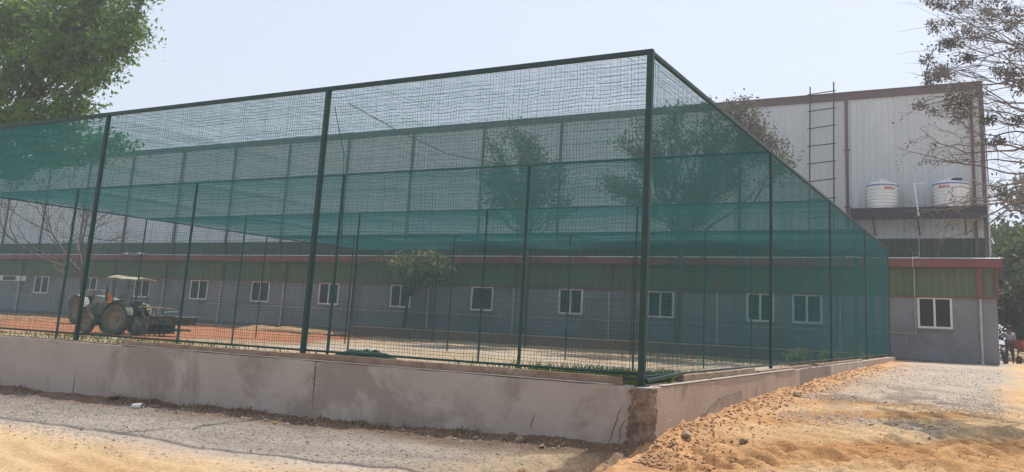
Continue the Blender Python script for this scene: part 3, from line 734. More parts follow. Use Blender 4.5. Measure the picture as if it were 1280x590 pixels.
# ------------------------------------------------------------------ trees
def leaves_mesh(name, P, size, m, parent, seed, aspect=.5):
    g = np.random.default_rng(seed); n = len(P)
    d = g.normal(size=(n, 3)); d[:, 2] -= .3; d /= np.linalg.norm(d, axis=1)[:, None]
    e = np.cross(d, g.normal(size=(n, 3))); e /= np.linalg.norm(e, axis=1)[:, None]
    nn = np.cross(d, e)
    s = (size*(.6+.8*g.random(n)))[:, None]
    a = P; b_ = P+d*s*.5+e*s*aspect*.5+nn*s*.08; c = P+d*s; f = P+d*s*.5-e*s*aspect*.5+nn*s*.08
    V = np.stack([a, b_, c, f], 1).reshape(-1, 3); Fq = np.arange(4*n).reshape(-1, 4)
    return raw_mesh(name, V, Fq, m, parent)
def bez(a, b_, c, n):
    t = np.linspace(0, 1, n)[:, None]; return (1-t)**2*a+2*t*(1-t)*b_+t*t*c
def clump_tree(name, base, fork, clumps, rad, bark, leafm, leafsize, label, cat='tree', group=None, seed=1, lean=None, twigs=14, lpt=30, spread=.35, aspect=.5, twig_r=.012, limbs=None, sides=6, sub=2, lk=.022):
    g = np.random.default_rng(seed)
    base = np.array(base, float); fork = np.array(fork, float)
    root = empty(name, tuple(base), label=label, cat=cat, group=group)
    base0 = base.copy(); fork = fork-base0; base = base*0
    mid = (base+fork)/2+g.normal(size=3)*.12*rad/.2*np.array([1, 1, .2])
    tr = MB(); pts = bez(base+np.array([0, 0, -.3]), mid, fork, 9); tr.tube(pts, list(np.linspace(rad*1.25, rad*.75, 9)), 12, cap=False)
    tr.build('trunk', bark, root, smooth=True)
    bm_ = MB(); LP = []
    for ci, (c, r3, dens) in enumerate(clumps):
        c = np.array(c, float)-base0; r3 = np.array(r3, float)
        src = fork if not limbs else np.array(limbs[ci % len(limbs)], float)-base0
        L = np.linalg.norm(c-src)
        m_ = (src+c)/2+g.normal(size=3)*.12*L; m_[2] += .08*L
        path = bez(src, m_, c, 10); path[1:-1] += g.normal(size=(8, 3))*.02*L
        rr = min(rad*.6, .012+lk*L); bm_.tube(path, list(np.linspace(rr, max(twig_r*1.4, rr*.3), 10)), sides, cap=False)
        nt = max(3, int(twigs*dens))
        for _ in range(nt):
            st_ = path[g.integers(4, 10)]
            d = g.normal(size=3); d /= np.linalg.norm(d); q = g.random()**.45
            tip = c+d*r3*q
            mm = (st_+tip)/2+g.normal(size=3)*.12*r3.mean()+np.array([0, 0, .1*r3[2]])
            tw = bez(st_, mm, tip, 7); tw[1:-1] += g.normal(size=(5, 3))*.03*r3.mean()
            bm_.tube(tw, list(np.linspace(twig_r*1.6, twig_r*.5, 7)), 4, cap=False)
            ends = [tip, tw[4]]
            for _s in range(sub):
                s0 = tw[g.integers(2, 6)]; e0 = s0+g.normal(size=3)*.32*r3.mean(); bm_.tube(bez(s0, (s0+e0)/2+g.normal(size=3)*.06, e0, 4), [twig_r*.8, twig_r*.6, twig_r*.5, twig_r*.4], 3, cap=False); ends.append(e0)
            for e_ in ends:
                k = int(lpt*(.4+1.2*g.random())); 
                if k: LP.append(e_+g.normal(size=(k, 3))*spread*(.5+g.random())*np.array([1, 1, .7]))
    bm_.build('branches', bark, root, smooth=True)
    if LP: leaves_mesh('foliage', np.concatenate(LP), leafsize, leafm, root, seed+5, aspect)
    return root
def blob(c, r, n, g, rr):
    out = []
    for _ in range(n):
        d = g.normal(size=3); d /= np.linalg.norm(d); out.append((np.array(c)+d*np.array(r)*g.random()**.5, np.array([rr, rr, rr*.75])*(.7+.6*g.random()), .7+.6*g.random()))
    return out
g = np.random.default_rng(5)
# big leafy tree at the left, its trunk just outside the frame
cl = []
for (c, r, d) in [((-44.5, 22.5, 14.6), 2.4, 1.3), ((-41.5, 21.5, 15.2), 2.3, 1.2), ((-38.8, 22.5, 15.3), 2.0, 1.1), ((-36.2, 22.6, 14.8), 1.7, .9), ((-34.2, 22.4, 13.9), 1.3, .8), ((-34.0, 22, 12.5), 1.1, .7),
                  ((-35.2, 22, 11.3), 1.0, .6), ((-37.2, 21.5, 12.9), 1.6, .8), ((-39.5, 22, 12.6), 1.9, .9), ((-42.3, 22, 12.4), 1.8, .9), ((-45.5, 22, 12.6), 2.0, .9), ((-36.3, 21.8, 10.0), 1.2, .7), ((-38.0, 21.6, 9.6), 1.3, .8), ((-39.8, 22, 9.3), 1.4, .6),
                  ((-42.2, 22, 9.2), 1.4, .7), ((-44.2, 22, 8.8), 1.2, .6), ((-35.3, 22.0, 8.7), .9, .5), ((-33.2, 21.8, 8.2), .8, .4), ((-38.2, 22.3, 8.1), 1.0, .5), ((-41, 22.3, 7.8), 1.1, .6),
                  ((-33.4, 22.6, 15.8), 1.0, .5), ((-40, 24, 17.5), 2.6, 1.1), ((-44, 24, 18), 2.8, 1.1), ((-37, 23, 17.4), 2.0, .9), ((-48.5, 22, 16), 3, 1.1), ((-52, 24, 14.5), 3, 1.0), ((-48, 24, 11.5), 2.4, .8), ((-34.6, 22.2, 17.2), 1.3, .6)]:
    cl.append((c, (r, r, r*.8), d))
cl = [(c, (q[0]*.8, q[1]*.9, q[2]*.8), d_) for c, q, d_ in cl]
clump_tree('leafy_tree', (-50.5, 23, .4), (-48.8, 22.8, 6.0), cl, .42, M['dark_bark'], M['leaf_big'], .23, 'large leafy green tree reaching in over the left end of the cage', seed=2, twigs=21, lpt=23, spread=.27, aspect=.5, twig_r=.016, lk=.009, limbs=[(-48.8, 22.8, 5.9), (-47.5, 22.5, 8.6), (-48.2, 22.6, 7.4)])
# trees growing in the gap between the cage and the annex
cl = blob((-21.7, 36.95, 9.0), (3.7, .85, 2.8), 36, g, .72)
clump_tree('gap_tree', (-21.3, 36.9, .6), (-21.5, 36.9, 5.6), cl, .11, M['bark'], M['leaf_grey'], .17, 'dusty round crowned tree behind the cage in front of the middle of the warehouse', seed=12, twigs=9, lpt=6, spread=.2, lk=.009, twig_r=.01, group='trees in the gap behind the cage')
cl = blob((-12.9, 36.9, 9.1), (4.7, .9, 3.1), 46, g, .78)+[((-10.6, 36.9, 12.1), (.7, .6, .5), 1), ((-11.9, 36.9, 12.2), (.5, .5, .45), .8), ((-13.5, 36.9, 12.1), (.7, .5, .5), 1), ((-9.0, 36.9, 9.9), (.9, .6, .8), 2.6), ((-9.8, 36.9, 11.0), (.9, .6, .8), 2.6), ((-8.4, 36.9, 9.2), (.7, .6, .6), 2), ((-10.2, 36.9, 11.9), (.8, .6, .6), 2.2), ((-9.6, 36.9, 10.3), (1, .6, .8), 2.4), ((-15.3, 36.9, 11.6), (.9, .6, .6), 1)]
clump_tree('gap_tree', (-13.3, 36.9, .6), (-13.1, 36.9, 5.6), cl, .13, M['bark'], M['leaf_grey'], .17, 'widest dusty grey tree behind the cage, its top showing over the warehouse roof edge', seed=13, twigs=9, lpt=7, spread=.2, lk=.010, twig_r=.01, group='trees in the gap behind the cage', limbs=[(-13.1, 36.9, 5.6), (-13.9, 36.9, 6.8), (-12.2, 36.9, 6.6)])
cl = blob((-27.8, 36.8, 4.3), (2.4, .6, 1.2), 14, g, .5)
clump_tree('sapling', (-28.9, 36.8, .6), (-28.7, 36.8, 2.6), cl, .08, M['dark_bark'], M['leaf_yellow'], .20, 'small yellow green sapling with sunlit leaves against the annex wall', seed=14, twigs=7, lpt=4, spread=.2, lk=.008)
# bare tree at the left
def bare_tree(base, label, seed, h, targets, rad=.16):
    g = np.random.default_rng(seed)
    root = empty('bare_tree', base, label=label, cat='tree')
    tr = MB(); br = MB(); fork = np.array([.2, 0, h*.33])
    tr.tube(bez(np.array([.9, 0, -.3]), np.array([-.1, .1, h*.16]), fork, 7), list(np.linspace(rad*1.2, rad*.8, 7)), 10, cap=False)
    def go(p, d, L, r, lev):
        n = 6; pts = [p]; dd = d/np.linalg.norm(d)
        for i in range(n):
            dd = dd+g.normal(size=3)*.16+np.array([0, 0, .03]); dd /= np.linalg.norm(dd); pts.append(pts[-1]+dd*L/n)
        br.tube(pts, list(np.linspace(r, r*.45, n+1)), 5 if lev > 1 else 3, cap=False)
        if lev == 0: return
        for _ in range(4 if lev > 1 else 4):
            i = g.integers(2, n+1); q = dd+g.normal(size=3)*.55; go(pts[i], q, L*(.5+.2*g.random()), r*.5, lev-1)
    for t in targets:
        d = np.array(t, float)-fork; go(fork, d, np.linalg.norm(d)*.75, rad*.5, 3)
    tr.build('trunk', M['pale_bark'], root, smooth=True); br.build('branches', M['bark'], root, smooth=True)
    return root
bare_tree((-51.6, 33, .4), 'leafless pale trunked tree spreading bare branches behind the tractors', 21, 9, [(-7.5, 0, 5.5), (-5.5, .5, 7.5), (-3, 0, 8), (.5, -.3, 8.3), (2.5, 0, 7.2), (-8, -.5, 4.5)])
# sparse tree at the right: trunk outside the frame, thin twiggy branches with dry clusters
RC = [(-0.81,15.9,6.35,.3),(-1.09,17.8,6.9,.25),(-.75,17.6,6.91,.3),(-.99,16.3,6.78,.1),(-.51,16.9,7.37,.35),(-.68,16.8,7.3,.3),(-.47,17.3,7.08,.3),(-.83,17.7,7.28,.2),(-.45,15.8,5.78,.35),(-.36,15.7,5.83,.3),(-1.26,17.8,6.29,.2),(-.79,16.7,5.92,.25),(-.58,17.6,5.93,.15),(.38,15.6,6.26,.35),(.31,16.8,6.53,.25),(.49,17.5,7.92,.4),(.31,16.2,7.59,.3),(.19,18.1,7.87,.2),(.43,17.9,7.76,.25),(-.66,15.7,7.27,.2),(-.39,15.7,7.54,.3),(-.08,17,7.91,.4),(-.25,18,7.82,.3),(.03,16.6,7,.3),(-.28,16.2,6.81,.2),(-.61,16.7,6.47,.2),(.52,15.7,6.65,.3),(.07,16.2,6.48,.2),(-.16,16.7,6.74,.25),(.53,16.9,6.34,.3),(.06,16.2,6.11,.2),(.24,16.2,5.8,.2),(-.03,16.2,5.52,.15),(.43,16.8,5.63,.2),(.08,16.4,5.19,.15),(.83,15.7,6.9,.5),(1.04,17.8,6.79,.5),(1.2,17,5.78,.5),(1.1,17.3,8.38,.5),(.27,16.1,8.1,.5),(-.36,18.2,8.96,.4),(1.59,17.8,7.21,.6),(1.7,15.9,7.43,.6),(2.02,16.5,6.01,.6),(.11,17.5,4.42,.15),(-.84,17.4,8.29,.15),(-.98,18,8.58,.1)]
TW = [(.73,16.5,6.88,-.9,17,6.67),(.85,16.9,6.38,-1.17,16.6,6),(.82,16.8,5.9,-.44,17.4,6.2),(.8,17.2,7.74,-.67,17.2,7.47),(.8,16.8,5.38,-.49,16.1,5.2),(.63,16.2,4.9,-.99,16.7,5.15),(.65,16.5,5.11,-1.14,16,5.4),(.75,16.7,4.42,-.69,17,4.45),(.63,16.9,4.42,-1.1,16.7,4.06),(.73,16.5,4.24,-1.22,16.5,3.97),(.63,17.1,4.27,-.93,17.1,3.7),(.63,16.5,4.6,-1.33,16.5,5.07),(.83,15.9,6.68,-.25,15.2,7.36),(.75,17,4.17,-.73,17.8,4.41),(.58,16.8,4.81,-.53,16.6,4.83),(.66,16.1,5.52,-.26,16.1,6.26),(.74,17.5,6.41,-.04,17.9,7.44),(.61,16.7,4.06,-.87,17.3,3.49)]
def right_tree():
    g = np.random.default_rng(31)
    bx, by = 3.0, 17.0; bz = gz(bx, by)
    root = empty('twiggy_tree', (bx, by, bz), label='sparse nearly bare tree with dry grey clusters reaching in at the right edge', cat='tree')
    O = np.array([bx, by, bz]); fork = np.array([2.6, 17, 3.6])-O
    tr = MB(); tr.tube(bez(np.array([0, 0, -.3]), np.array([-.1, .1, 1.8]), fork, 8), list(np.linspace(.2, .13, 8)), 12, cap=False); tr.build('trunk', M['bark'], root, smooth=True)
    br = MB(); LP = []
    limbs = [np.array(p)-O for p in [(1.6, 16.6, 5.2), (1.9, 17.2, 6.4), (1.5, 17.3, 4.6), (2.2, 16.4, 7.2)]]
    for l in limbs: br.tube(bez(fork, (fork+l)/2+g.normal(size=3)*.1, l, 6), list(np.linspace(.085, .045, 6)), 7, cap=False)
    def near(p): return min(limbs, key=lambda l: np.linalg.norm(l-p))
    def twig(a, b_, r, n=9, wob=.05):
        m_ = (a+b_)/2+g.normal(size=3)*.10*np.linalg.norm(b_-a); p = bez(a, m_, b_, n); p[1:-1] += g.normal(size=(n-2, 3))*wob*.5
        br.tube(p, list(np.linspace(r, r*.35, n)), 4, cap=False); return p
    for t in TW:
        a = np.array(t[:3])-O; b_ = np.array(t[3:])-O
        twig(near(a), a, .032); p = twig(a, b_, .020)
        for _ in range(9):
            i = g.integers(1, 9); d = (b_-a)/np.linalg.norm(b_-a)+g.normal(size=3)*.7; e = p[i]+d/np.linalg.norm(d)*(.25+.5*g.random())
            q = twig(p[i], e, .007, 6, .03)
            for _2 in range(2):
                e2 = q[3]+g.normal(size=3)*.16; twig(q[3], e2, .004, 4, .01)
            if g.random() < .35: LP.append(e+g.normal(size=(6, 3))*.05)
    for (x, y, z, r) in [q for i, q in enumerate(RC) if i not in (7, 17, 23, 24, 25, 27, 28, 30, 31, 35, 36, 38, 39)]:
        c = np.array([x, y, z])-O; l = near(c)
        p = twig(l, c, .016, 10, .06)
        for _ in range(int(3+5*r/.3)):
            d = g.normal(size=3); d /= np.linalg.norm(d); e = c+d*r*(.35+.65*g.random()); twig(p[g.integers(5, 10)], e, .006, 5, .02)
        for _ in range(int(2+4*r/.3)):
            e = c+g.normal(size=3)*r*.42*np.array([1, 1, .6]); k = int(26+30*g.random()); LP.append(e+g.normal(size=(k, 3))*np.array([.062, .062, .045]))
        for _ in range(3):
            e = c+g.normal(size=3)*.5*np.array([1, 1, .6]); twig(p[6], e, .006, 6, .03)
    br.build('branches', M['grey_twig'], root, smooth=True)
    leaves_mesh('foliage', np.concatenate(LP), .055, M['leaf_dry'], root, 9, .6)
right_tree()
# green trees far behind at the right
g = np.random.default_rng(77)
def bg(x, y, h, r, label, seed, lm, n=26, dens=1.0, ls=.34):
    b0 = gz(x, y); cl = blob((x, y, b0+h*.58), (r, r*.7, h*.40), n, g, r*.36)
    clump_tree('green_tree', (x, y, b0), (x+.2, y, b0+h*.3), cl, .22, M['bark'], lm, ls, label, group='green trees behind the annex at the right', seed=seed, twigs=int(16*dens), lpt=14, spread=.42, aspect=.6, twig_r=.02)
bg(3.6, 56, 8.6, 3.6, 'bright green bushy tree behind the workman', 61, M['leaf_bg'], 30)
bg(3.6, 68, 15.5, 3.6, 'tall thin crowned pale tree right of the warehouse corner', 62, M['leaf_grey'], 14, .7)
bg(2.5, 49, 4.6, 2.6, 'low dark tree close behind the workman', 63, M['leaf_dark'], 26, 1.2, .26)
bg(8.5, 58, 10, 4, 'dense green tree at the right frame edge', 64, M['leaf_bg'], 26)
bg(-2.5, 74, 9, 4, 'green tree mostly hidden behind the warehouse corner', 65, M['leaf_dark'], 20)
bg(8.5, 47, 5, 3, 'low dark tree at the right frame edge', 66, M['leaf_dark'], 22, 1.1, .26)

# undergrowth
def shrub(x, y, s, seed, label, lm='leaf_yellow'):
    b0 = gz(x, y); g2 = np.random.default_rng(seed)
    cl = blob((x, y, b0+.45*s), (.5*s, .4*s, .35*s), 6, g2, .22*s)
    clump_tree('shrub', (x, y, b0), (x, y, b0+.12*s), cl, .02, M['bark'], M[lm], .085, label, cat='shrub', seed=seed, twigs=7, lpt=7, spread=.09, twig_r=.006)
shrub(-6.9, 33.4, 1.15, 1, 'small leafy shrub inside the far right end of the cage, left one of three')
shrub(-5.9, 33.9, .9, 2, 'small leafy shrub inside the far right end of the cage, middle one of three')
shrub(-4.8, 33.6, 1.2, 3, 'small leafy shrub inside the far right end of the cage, right one of three')
def grass(x, y, hgt):
    z = ground_parts(x, y)[0]; n = len(x); g2 = np.random.default_rng(4)
    a = g2.random(n)*6.28; h = hgt*(.5+g2.random(n)); w = .008+.006*g2.random(n)
    b0 = np.stack([x, y, z-.01], -1); e = np.stack([np.cos(a), np.sin(a), 0*a], -1)*w[:, None]
    t = b0+np.stack([g2.normal(size=n)*.35*h, g2.normal(size=n)*.35*h, h], -1); mdl = (b0+t)/2+np.array([0, 0, 1])*h[:, None]*.12
    V = np.stack([b0-e, b0+e, mdl+e*.7, t], 1).reshape(-1, 3)
    return V, np.arange(4*n).reshape(-1, 4)
xs, ys = [], []
for (cx, cy, sx, sy, n) in [(-5.0, 11.6, .8, .5, 4200), (-4.4, 12.2, .3, .9, 2500), (-6.4, 15.8, 1.3, .6, 2200), (-11.6, 14.6, 1.2, .35, 900), (-5.0, 27, .8, 5, 2200), (-20, 14.5, 5, .5, 1200), (-8, 10.6, 3, .3, 900), (-30, 19.5, 6, .8, 1500), (-9, 34.5, 4, .7, 900)]:
    xs.append(cx+sx*g.normal(size=n)); ys.append(cy+sy*g.normal(size=n))
x = np.concatenate(xs); y = np.concatenate(ys); k = (x < WX-.35) & (y > WY+.4) & (y < YB-.1); x, y = x[k], y[k]
V, Fq = grass(x, y, np.where((x > -7) & (y < 13.5), .3, .16)); tag(raw_mesh('grass', V, Fq, M['grass']), 'thin green grass tufts growing inside the wall', 'grass', kind='stuff')
g8 = np.random.default_rng(88); n = 1100
xd = np.concatenate([-4.6-17*g8.random(n), WX+.1+.5*g8.random(60)]); yd = np.concatenate([WY-.06-np.abs(g8.normal(size=n))*.10, 12+15*g8.random(60)])
kk = vnoise(xd*1.6, yd*1.6) > .55; V, Fq = grass(xd[kk], yd[kk], .07)
tag(raw_mesh('dry_weeds', V, Fq, M['straw']), 'short dry weeds scattered along the foot of the low wall', 'weeds', kind='stuff')
# fallen leaves and litter of twigs on the sand
n = 700; xl = -3.2+4.2*g8.random(n); yl = 8.5+12*g8.random(n)
xl = np.concatenate([xl, -16+11*g8.random(500)]); yl = np.concatenate([yl, 6+3.3*g8.random(500)])
zl = ground_parts(xl, yl)[0]+.012
o = leaves_mesh('fallen_leaves', np.stack([xl, yl, zl], -1),   .034, M['straw'], None, 5, .5); tag(o, 'dry brown leaves and chips scattered over the sand', 'leaves', kind='stuff')
# crumpled spare netting lying inside the cage
def heap(cx, cy, lx, ly, hz, m, name, label, cat):
    b0 = gz(cx, cy); n = 34; gx, gy = np.meshgrid(np.linspace(-1, 1, n), np.linspace(-1, 1, n))
    e = np.clip(1-gx**2-gy**2, 0, 1)**.5; z = e*hz*(.45+1.1*fbm(gx*4+cx, gy*4, 4))-.03
    V = np.stack([cx+gx*lx*(1+.2*vnoise(gy*3+3, gx*3)), cy+gy*ly, b0+z], -1).reshape(-1, 3)
    i = np.arange(n-1)[:, None]*n+np.arange(n-1)[None]; Fq = np.stack([i, i+1, i+n+1, i+n], -1).reshape(-1, 4)
    o = raw_mesh(name, V, Fq, m); return tag(o, label, cat)
heap(-17.0, 20.0, 1.1, .35, .24, M['heapnet'], 'net_heap', 'heap of dark green spare netting lying inside the cage', 'netting')
heap(-36, 35.6, 3.6, .7, .26, M['clod'], 'soil_heap', 'low orange soil heap against the annex, left of the cage end', 'soil heap')
heap(-28.9, 37.0, .6, .3, .5, M['rock'], 'rubble_heap', 'small grey rubble heap at the foot of the annex under the sapling', 'rubble heap')

# stones by the wall
rock((-3.45, 10.0), .085, M['rock'], 'largest brown stone on the soil mound right of the wall corner', 1)
rock((-2.9, 10.6), .06, M['rock'], 'small pale stone on the sand right of the wall corner', 2)
rock((-5.3, 9.2), .07, M['rock'], 'brown stone in the shade left of the wall corner', 3)
rock((-3.2, 15.1), .10, M['rock'], 'dark lump halfway along the side wall foot', 4)
rock((-4.9, 9.05), .05, M['rock'], 'smallest stone in front of the wall near its corner', 5)
rock((-13.2, 9.3), .11, M['rock'], 'pale stone lying at the wall foot beside the white cup', 6)
mb = MB(); mb.tube([(0, 0, .04), (.16, .05, .045)], [.035, .05], 12, cap=False); mb.tube([(0, 0, .04), (.004, .001, .04)], .035, 12)
o = mb.build('crushed_cup', M['white'], label='white paper cup lying on its side in the dirt below the wall', cat='cup'); o.location = (-12.2, 8.95, gz(-12.2, 8.95)-.005)
def cloth_scrap(x, y, z, s, label, m='white'):
    n = 14; gx, gy = np.meshgrid(np.linspace(-1, 1, n), np.linspace(-1, 1, n))
    V = np.stack([x+gx*s*(1+.3*vnoise(gy*2+x, gx*2)), y+gy*s*.35, z+.09*s*2*fbm(gx*3+x, gy*3, 3)+.0*gx], -1).reshape(-1, 3)
    i = np.arange(n-1)[:, None]*n+np.arange(n-1)[None]; o = raw_mesh('sheet_scrap', V, np.stack([i, i+1, i+n+1, i+n], -1).reshape(-1, 4), M[m]); return tag(o, label, 'scrap')
cloth_scrap(-53.3, 37.75, 4.96, .9, 'crumpled white sheet scrap lying on the annex eave above the tractors')
cloth_scrap(-5.9, 37.8, 4.955, .5, 'small white sheet scrap lying on the annex eave near the right end of the cage')

# ------------------------------------------------------------------ tractors
def wheel(parent, x, y, r, w, hub=None):
    Mx = Matrix.Translation((x, y, r)) @ Matrix.Rotation(R(90), 4, 'X')
    mb = MB(); hw = w/2
    mb.lathe([(r*.60, -hw*.8), (r*.72, -hw), (r*.88, -hw*.98), (r*.955, -hw*.8), (r*.965, 0), (r*.955, hw*.8), (r*.88, hw*.98), (r*.72, hw), (r*.60, hw*.8)], 36, Mx)
    n = 20
    for i in range(n):
        for sgn in (-1, 1):
            t = 2*math.pi*(i+.25*sgn)/n
            Mt = Mx @ Matrix.Rotation(t, 4, 'Z') @ Matrix.Translation((r*.955, 0, sgn*hw*.5)) @ Matrix.Rotation(R(35*sgn), 4, 'X')
            mb.box(-.02, r*.06, -.022, .022, -hw*.52, hw*.52, Mt)
    ty = mb.build('wheel', M['tyre'], parent)
    mb = MB(); mb.lathe([(r*.61, -hw*.72), (r*.58, -hw*.72), (r*.5, -hw*.2), (r*.22, -hw*.1), (r*.2, -hw*.45), (0, -hw*.5)], 28, Mx); mb.lathe([(r*.61, hw*.72), (r*.58, hw*.72), (r*.5, hw*.2), (r*.22, hw*.1), (r*.2, hw*.45), (0, hw*.5)], 28, Mx)
    mb.build('rim', M['rim'], ty)
    mb = MB()
    for k in range(6):
        t = k*math.pi/3
        for s in (-1, 1): mb.tube([tuple(Mx @ Vector((r*.14*math.cos(t), r*.14*math.sin(t), s*hw*.45))), tuple(Mx @ Vector((r*.14*math.cos(t), r*.14*math.sin(t), s*hw*.58)))], .018, 6)
    mb.build('wheel_bolts', M['tdark'], ty)
def tractor(name, loc, heading, label, sc=1., body='tgreen', canopy=True):
    root = empty(name, loc, heading, label=label, cat='tractor'); root.scale = (sc, sc, sc)
    wb = 1.62
    for s in (-1, 1):
        wheel(root, 0, s*.62, .67, .33); wheel(root, wb, s*.60, .42, .22)
    mb = MB(); mb.box(-.25, .75, -.22, .22, .42, .92); mb.box(.7, 1.9, -.16, .16, .45, .78); mb.tube([(0, -.62, .67), (0, .62, .67)], .11, 12); mb.tube([(wb, -.58, .42), (wb, .58, .42)], .06, 10)
    mb.build('chassis', M['tdark'], root, bevel=.03)
    # bonnet with rounded top, grille end
    ol = [(.62, .80), (2.06, .76), (2.12, .9), (2.10, 1.22), (1.98, 1.33), (1.2, 1.42), (.62, 1.45)]
    mb = MB(); mb.prism(ol, -.25, .25); bo = mb.build('bonnet', M[body], root, bevel=.05)
    mb = MB(); mb.box(2.118, 2.135, -.2, .2, .86, 1.2); [mb.box(2.136, 2.15, -.19, .19, .9+.06*i, .915+.06*i) for i in range(5)]; mb.build('grille', M['rim'], bo)
    for s in (-1, 1): mb = MB(); mb.tube([(2.10, s*.17, 1.24), (2.16, s*.17, 1.24)], .06, 14); mb.build('headlight', M['white'], bo)
    mb = MB(); mb.tube([(1.45, -.12, 1.38), (1.45, -.12, 1.95)], .03, 10); mb.tube([(1.45, -.12, 1.5), (1.45, -.12, 1.8)], .05, 10); mb.build('exhaust', M['steel'], root)
    # fenders
    for s in (-1, 1):
        mb = MB(); n = 12; y0, y1 = s*.44, s*.82; vs = []
        for i in range(n+1):
            t = R(15+i*(150/n)); rr = .76
            vs += [(rr*math.cos(t), y0, .67+rr*math.sin(t)), (rr*math.cos(t), y1, .67+rr*math.sin(t)), (rr*math.cos(t)*.97, y0, .67+rr*math.sin(t)*.97), (rr*math.cos(t)*.97, y1, .67+rr*math.sin(t)*.97)]
        f = []
        for i in range(n):
            a = i*4; b_ = a+4; f += [(a, a+1, b_+1, b_), (a+2, b_+2, b_+3, a+3), (a+1, a+3, b_+3, b_+1), (a, b_, b_+2, a+2)]
        mb.add(vs, f); mb.box(-.45, .45, s*.42, s*.44, .75, 1.35); mb.build('mudguard', M[body], root)
    mb = MB(); mb.box(-.45, .05, -.23, .23, .98, 1.07); mb.box(-.52, -.43, -.23, .23, 1.05, 1.5); mb.box(-.3, -.1, -.1, .1, .9, .98); mb.build('seat', M['tdark'], root, bevel=.03)
    mb = MB(); mb.tube([(.62, 0, 1.2), (.38, 0, 1.52)], .022, 8)
    ring = [(.36+.09*math.cos(R(t)), .2*math.sin(R(t)), 1.54+.17*math.cos(R(t))) for t in range(0, 361, 30)]; mb.tube(ring, .017, 6); mb.tube([ring[0], ring[6]], .012, 5); mb.build('steering_wheel', M['tdark'], root)
    mb = MB(); mb.box(.5, .68, -.24, .24, 1.2, 1.5); mb.build('dashboard', M['tdark'], root, bevel=.02)
    for q in (-.5, .24): mb = MB(); mb.box(.0, .55, q, q+.26, .62, .66); mb.build('footboard', M['tdark'], root)
    if canopy:
        for px, py in ((-.5, -.45), (-.5, .45), (.55, -.4), (.55, .4)): mb = MB(); mb.tube([(px, py, 1.0), (px*1.02, py, 2.42+.06*px)], .022, 8); mb.build('canopy_post', M['tdark'], root)
        mb = MB(); n = 9; v = []
        for i in range(n):
            t = i/(n-1)*2-1
            for xx in (-.78, -.4, 0, .4, .85): v.append((xx, t*.62, 2.46+.05*xx+.10*(1-t*t)+.02*math.sin(xx*9+t*4)))
        k = len(v); v += [(a, b_, c-.045) for a, b_, c in v]
        f = [(i*5+j, (i+1)*5+j, (i+1)*5+j+1, i*5+j+1) for i in range(n-1) for j in range(4)]; f += [tuple(k+q for q in reversed(p)) for p in f[:]]
        for i in range(n-1): f += [(i*5, k+i*5, k+i*5+5, i*5+5), (i*5+4, i*5+9, k+i*5+9, k+i*5+4)]
        for j in range(4): f += [(j, j+1, k+j+1, k+j), ((n-1)*5+j, k+(n-1)*5+j, k+(n-1)*5+j+1, (n-1)*5+j+1)]
        mb.add(v, f); mb.build('canopy', M['canopy'], root)
    return root
TA = (-34.9, 24.75)
tr = tractor('tractor', (TA[0], TA[1], gz(*TA)), math.pi+R(12), 'dusty dark green tractor with a pale canopy and orange flag, parked left of the cage')
# orange flag on its front mudguard
mb = MB(); mb.tube([(.95, .3, 1.3), (.92, .32, 1.95)], .012, 6); 
n = 8; v = []
for i in range(n):
    t = i/(n-1); w_ = .26*(1-t)+.02
    v += [(.93+.02*math.sin(t*5), .32+.04*math.sin(t*7), 1.9-.45*t-.10+w_*.0), (.93-.30*t-.08+.03*math.sin(t*9), .34+.05*math.sin(t*6+1), 1.92-.60*t)]
mb2 = MB(); mb2.add(v, [(2*i, 2*i+1, 2*i+3, 2*i+2) for i in range(n-1)]); fl = mb.build('flag_stick', M['steel'], tr); mb2.build('flag', M['orange'], fl)
# mounted implement at its rear (rear = local -x)
im = empty('rotary_tiller', (0, 0, 0), math.pi+R(12), label='wide dark tiller with pale boards and a long flat deck hitched behind the canopied tractor', cat='farm implement')
c_, s_ = math.cos(math.pi+R(12)), math.sin(math.pi+R(12))
im.location = (TA[0]-1.15*c_, TA[1]-1.15*s_, gz(TA[0]+1.1, TA[1]))
mb = MB(); ol = [(-.75, .12), (.0, .12), (.12, .35), (.1, .8), (-.75, .86)]; mb.prism(ol, -.85, .85); mb.build('tiller_hood', M['tdark'], im, bevel=.03)
mb = MB()
for q in range(15):
    yy = -.77+q*.11
    for k in range(4):
        t = k*math.pi/2+q*.5; mb.bar((-.3, yy, .28), (-.3+.27*math.cos(t), yy+.03, .28+.27*math.sin(t)), .035, .012)
mb.tube([(-.3, -.85, .28), (-.3, .85, .28)], .05, 10); mb.build('tiller_rotor', M['steel'], im)
mb = MB(); mb.box(-2.05, -.72, -.8, .8, .86, .93); mb.box(-1.9, -.76, -.72, .72, .55, .86); mb.build('flat_deck', M['tdark'], im, bevel=.015)
mb = MB(); mb.box(-2.06, -.7, -.83, -.802, .885, .92); mb.box(-2.08, -2.052, -.8, .8, .885, .92); mb.build('deck_edge', M['tgrey'], im)
mb = MB(); mb.box(-2.0, -1.3, -.35, .35, .28, .36); mb.bar((-1.35, 0, .34), (-1.35, 0, .6), .08); mb.build('skid', M['tdark'], im)
mb = MB(); mb.box(-.7, .42, -.62, -.2, 1.22, 1.26); mb.build('board', M['plank'], im); mb = MB(); mb.box(-.6, .4, -.15, .3, 1.25, 1.29); mb.build('board', M['plank'], im)
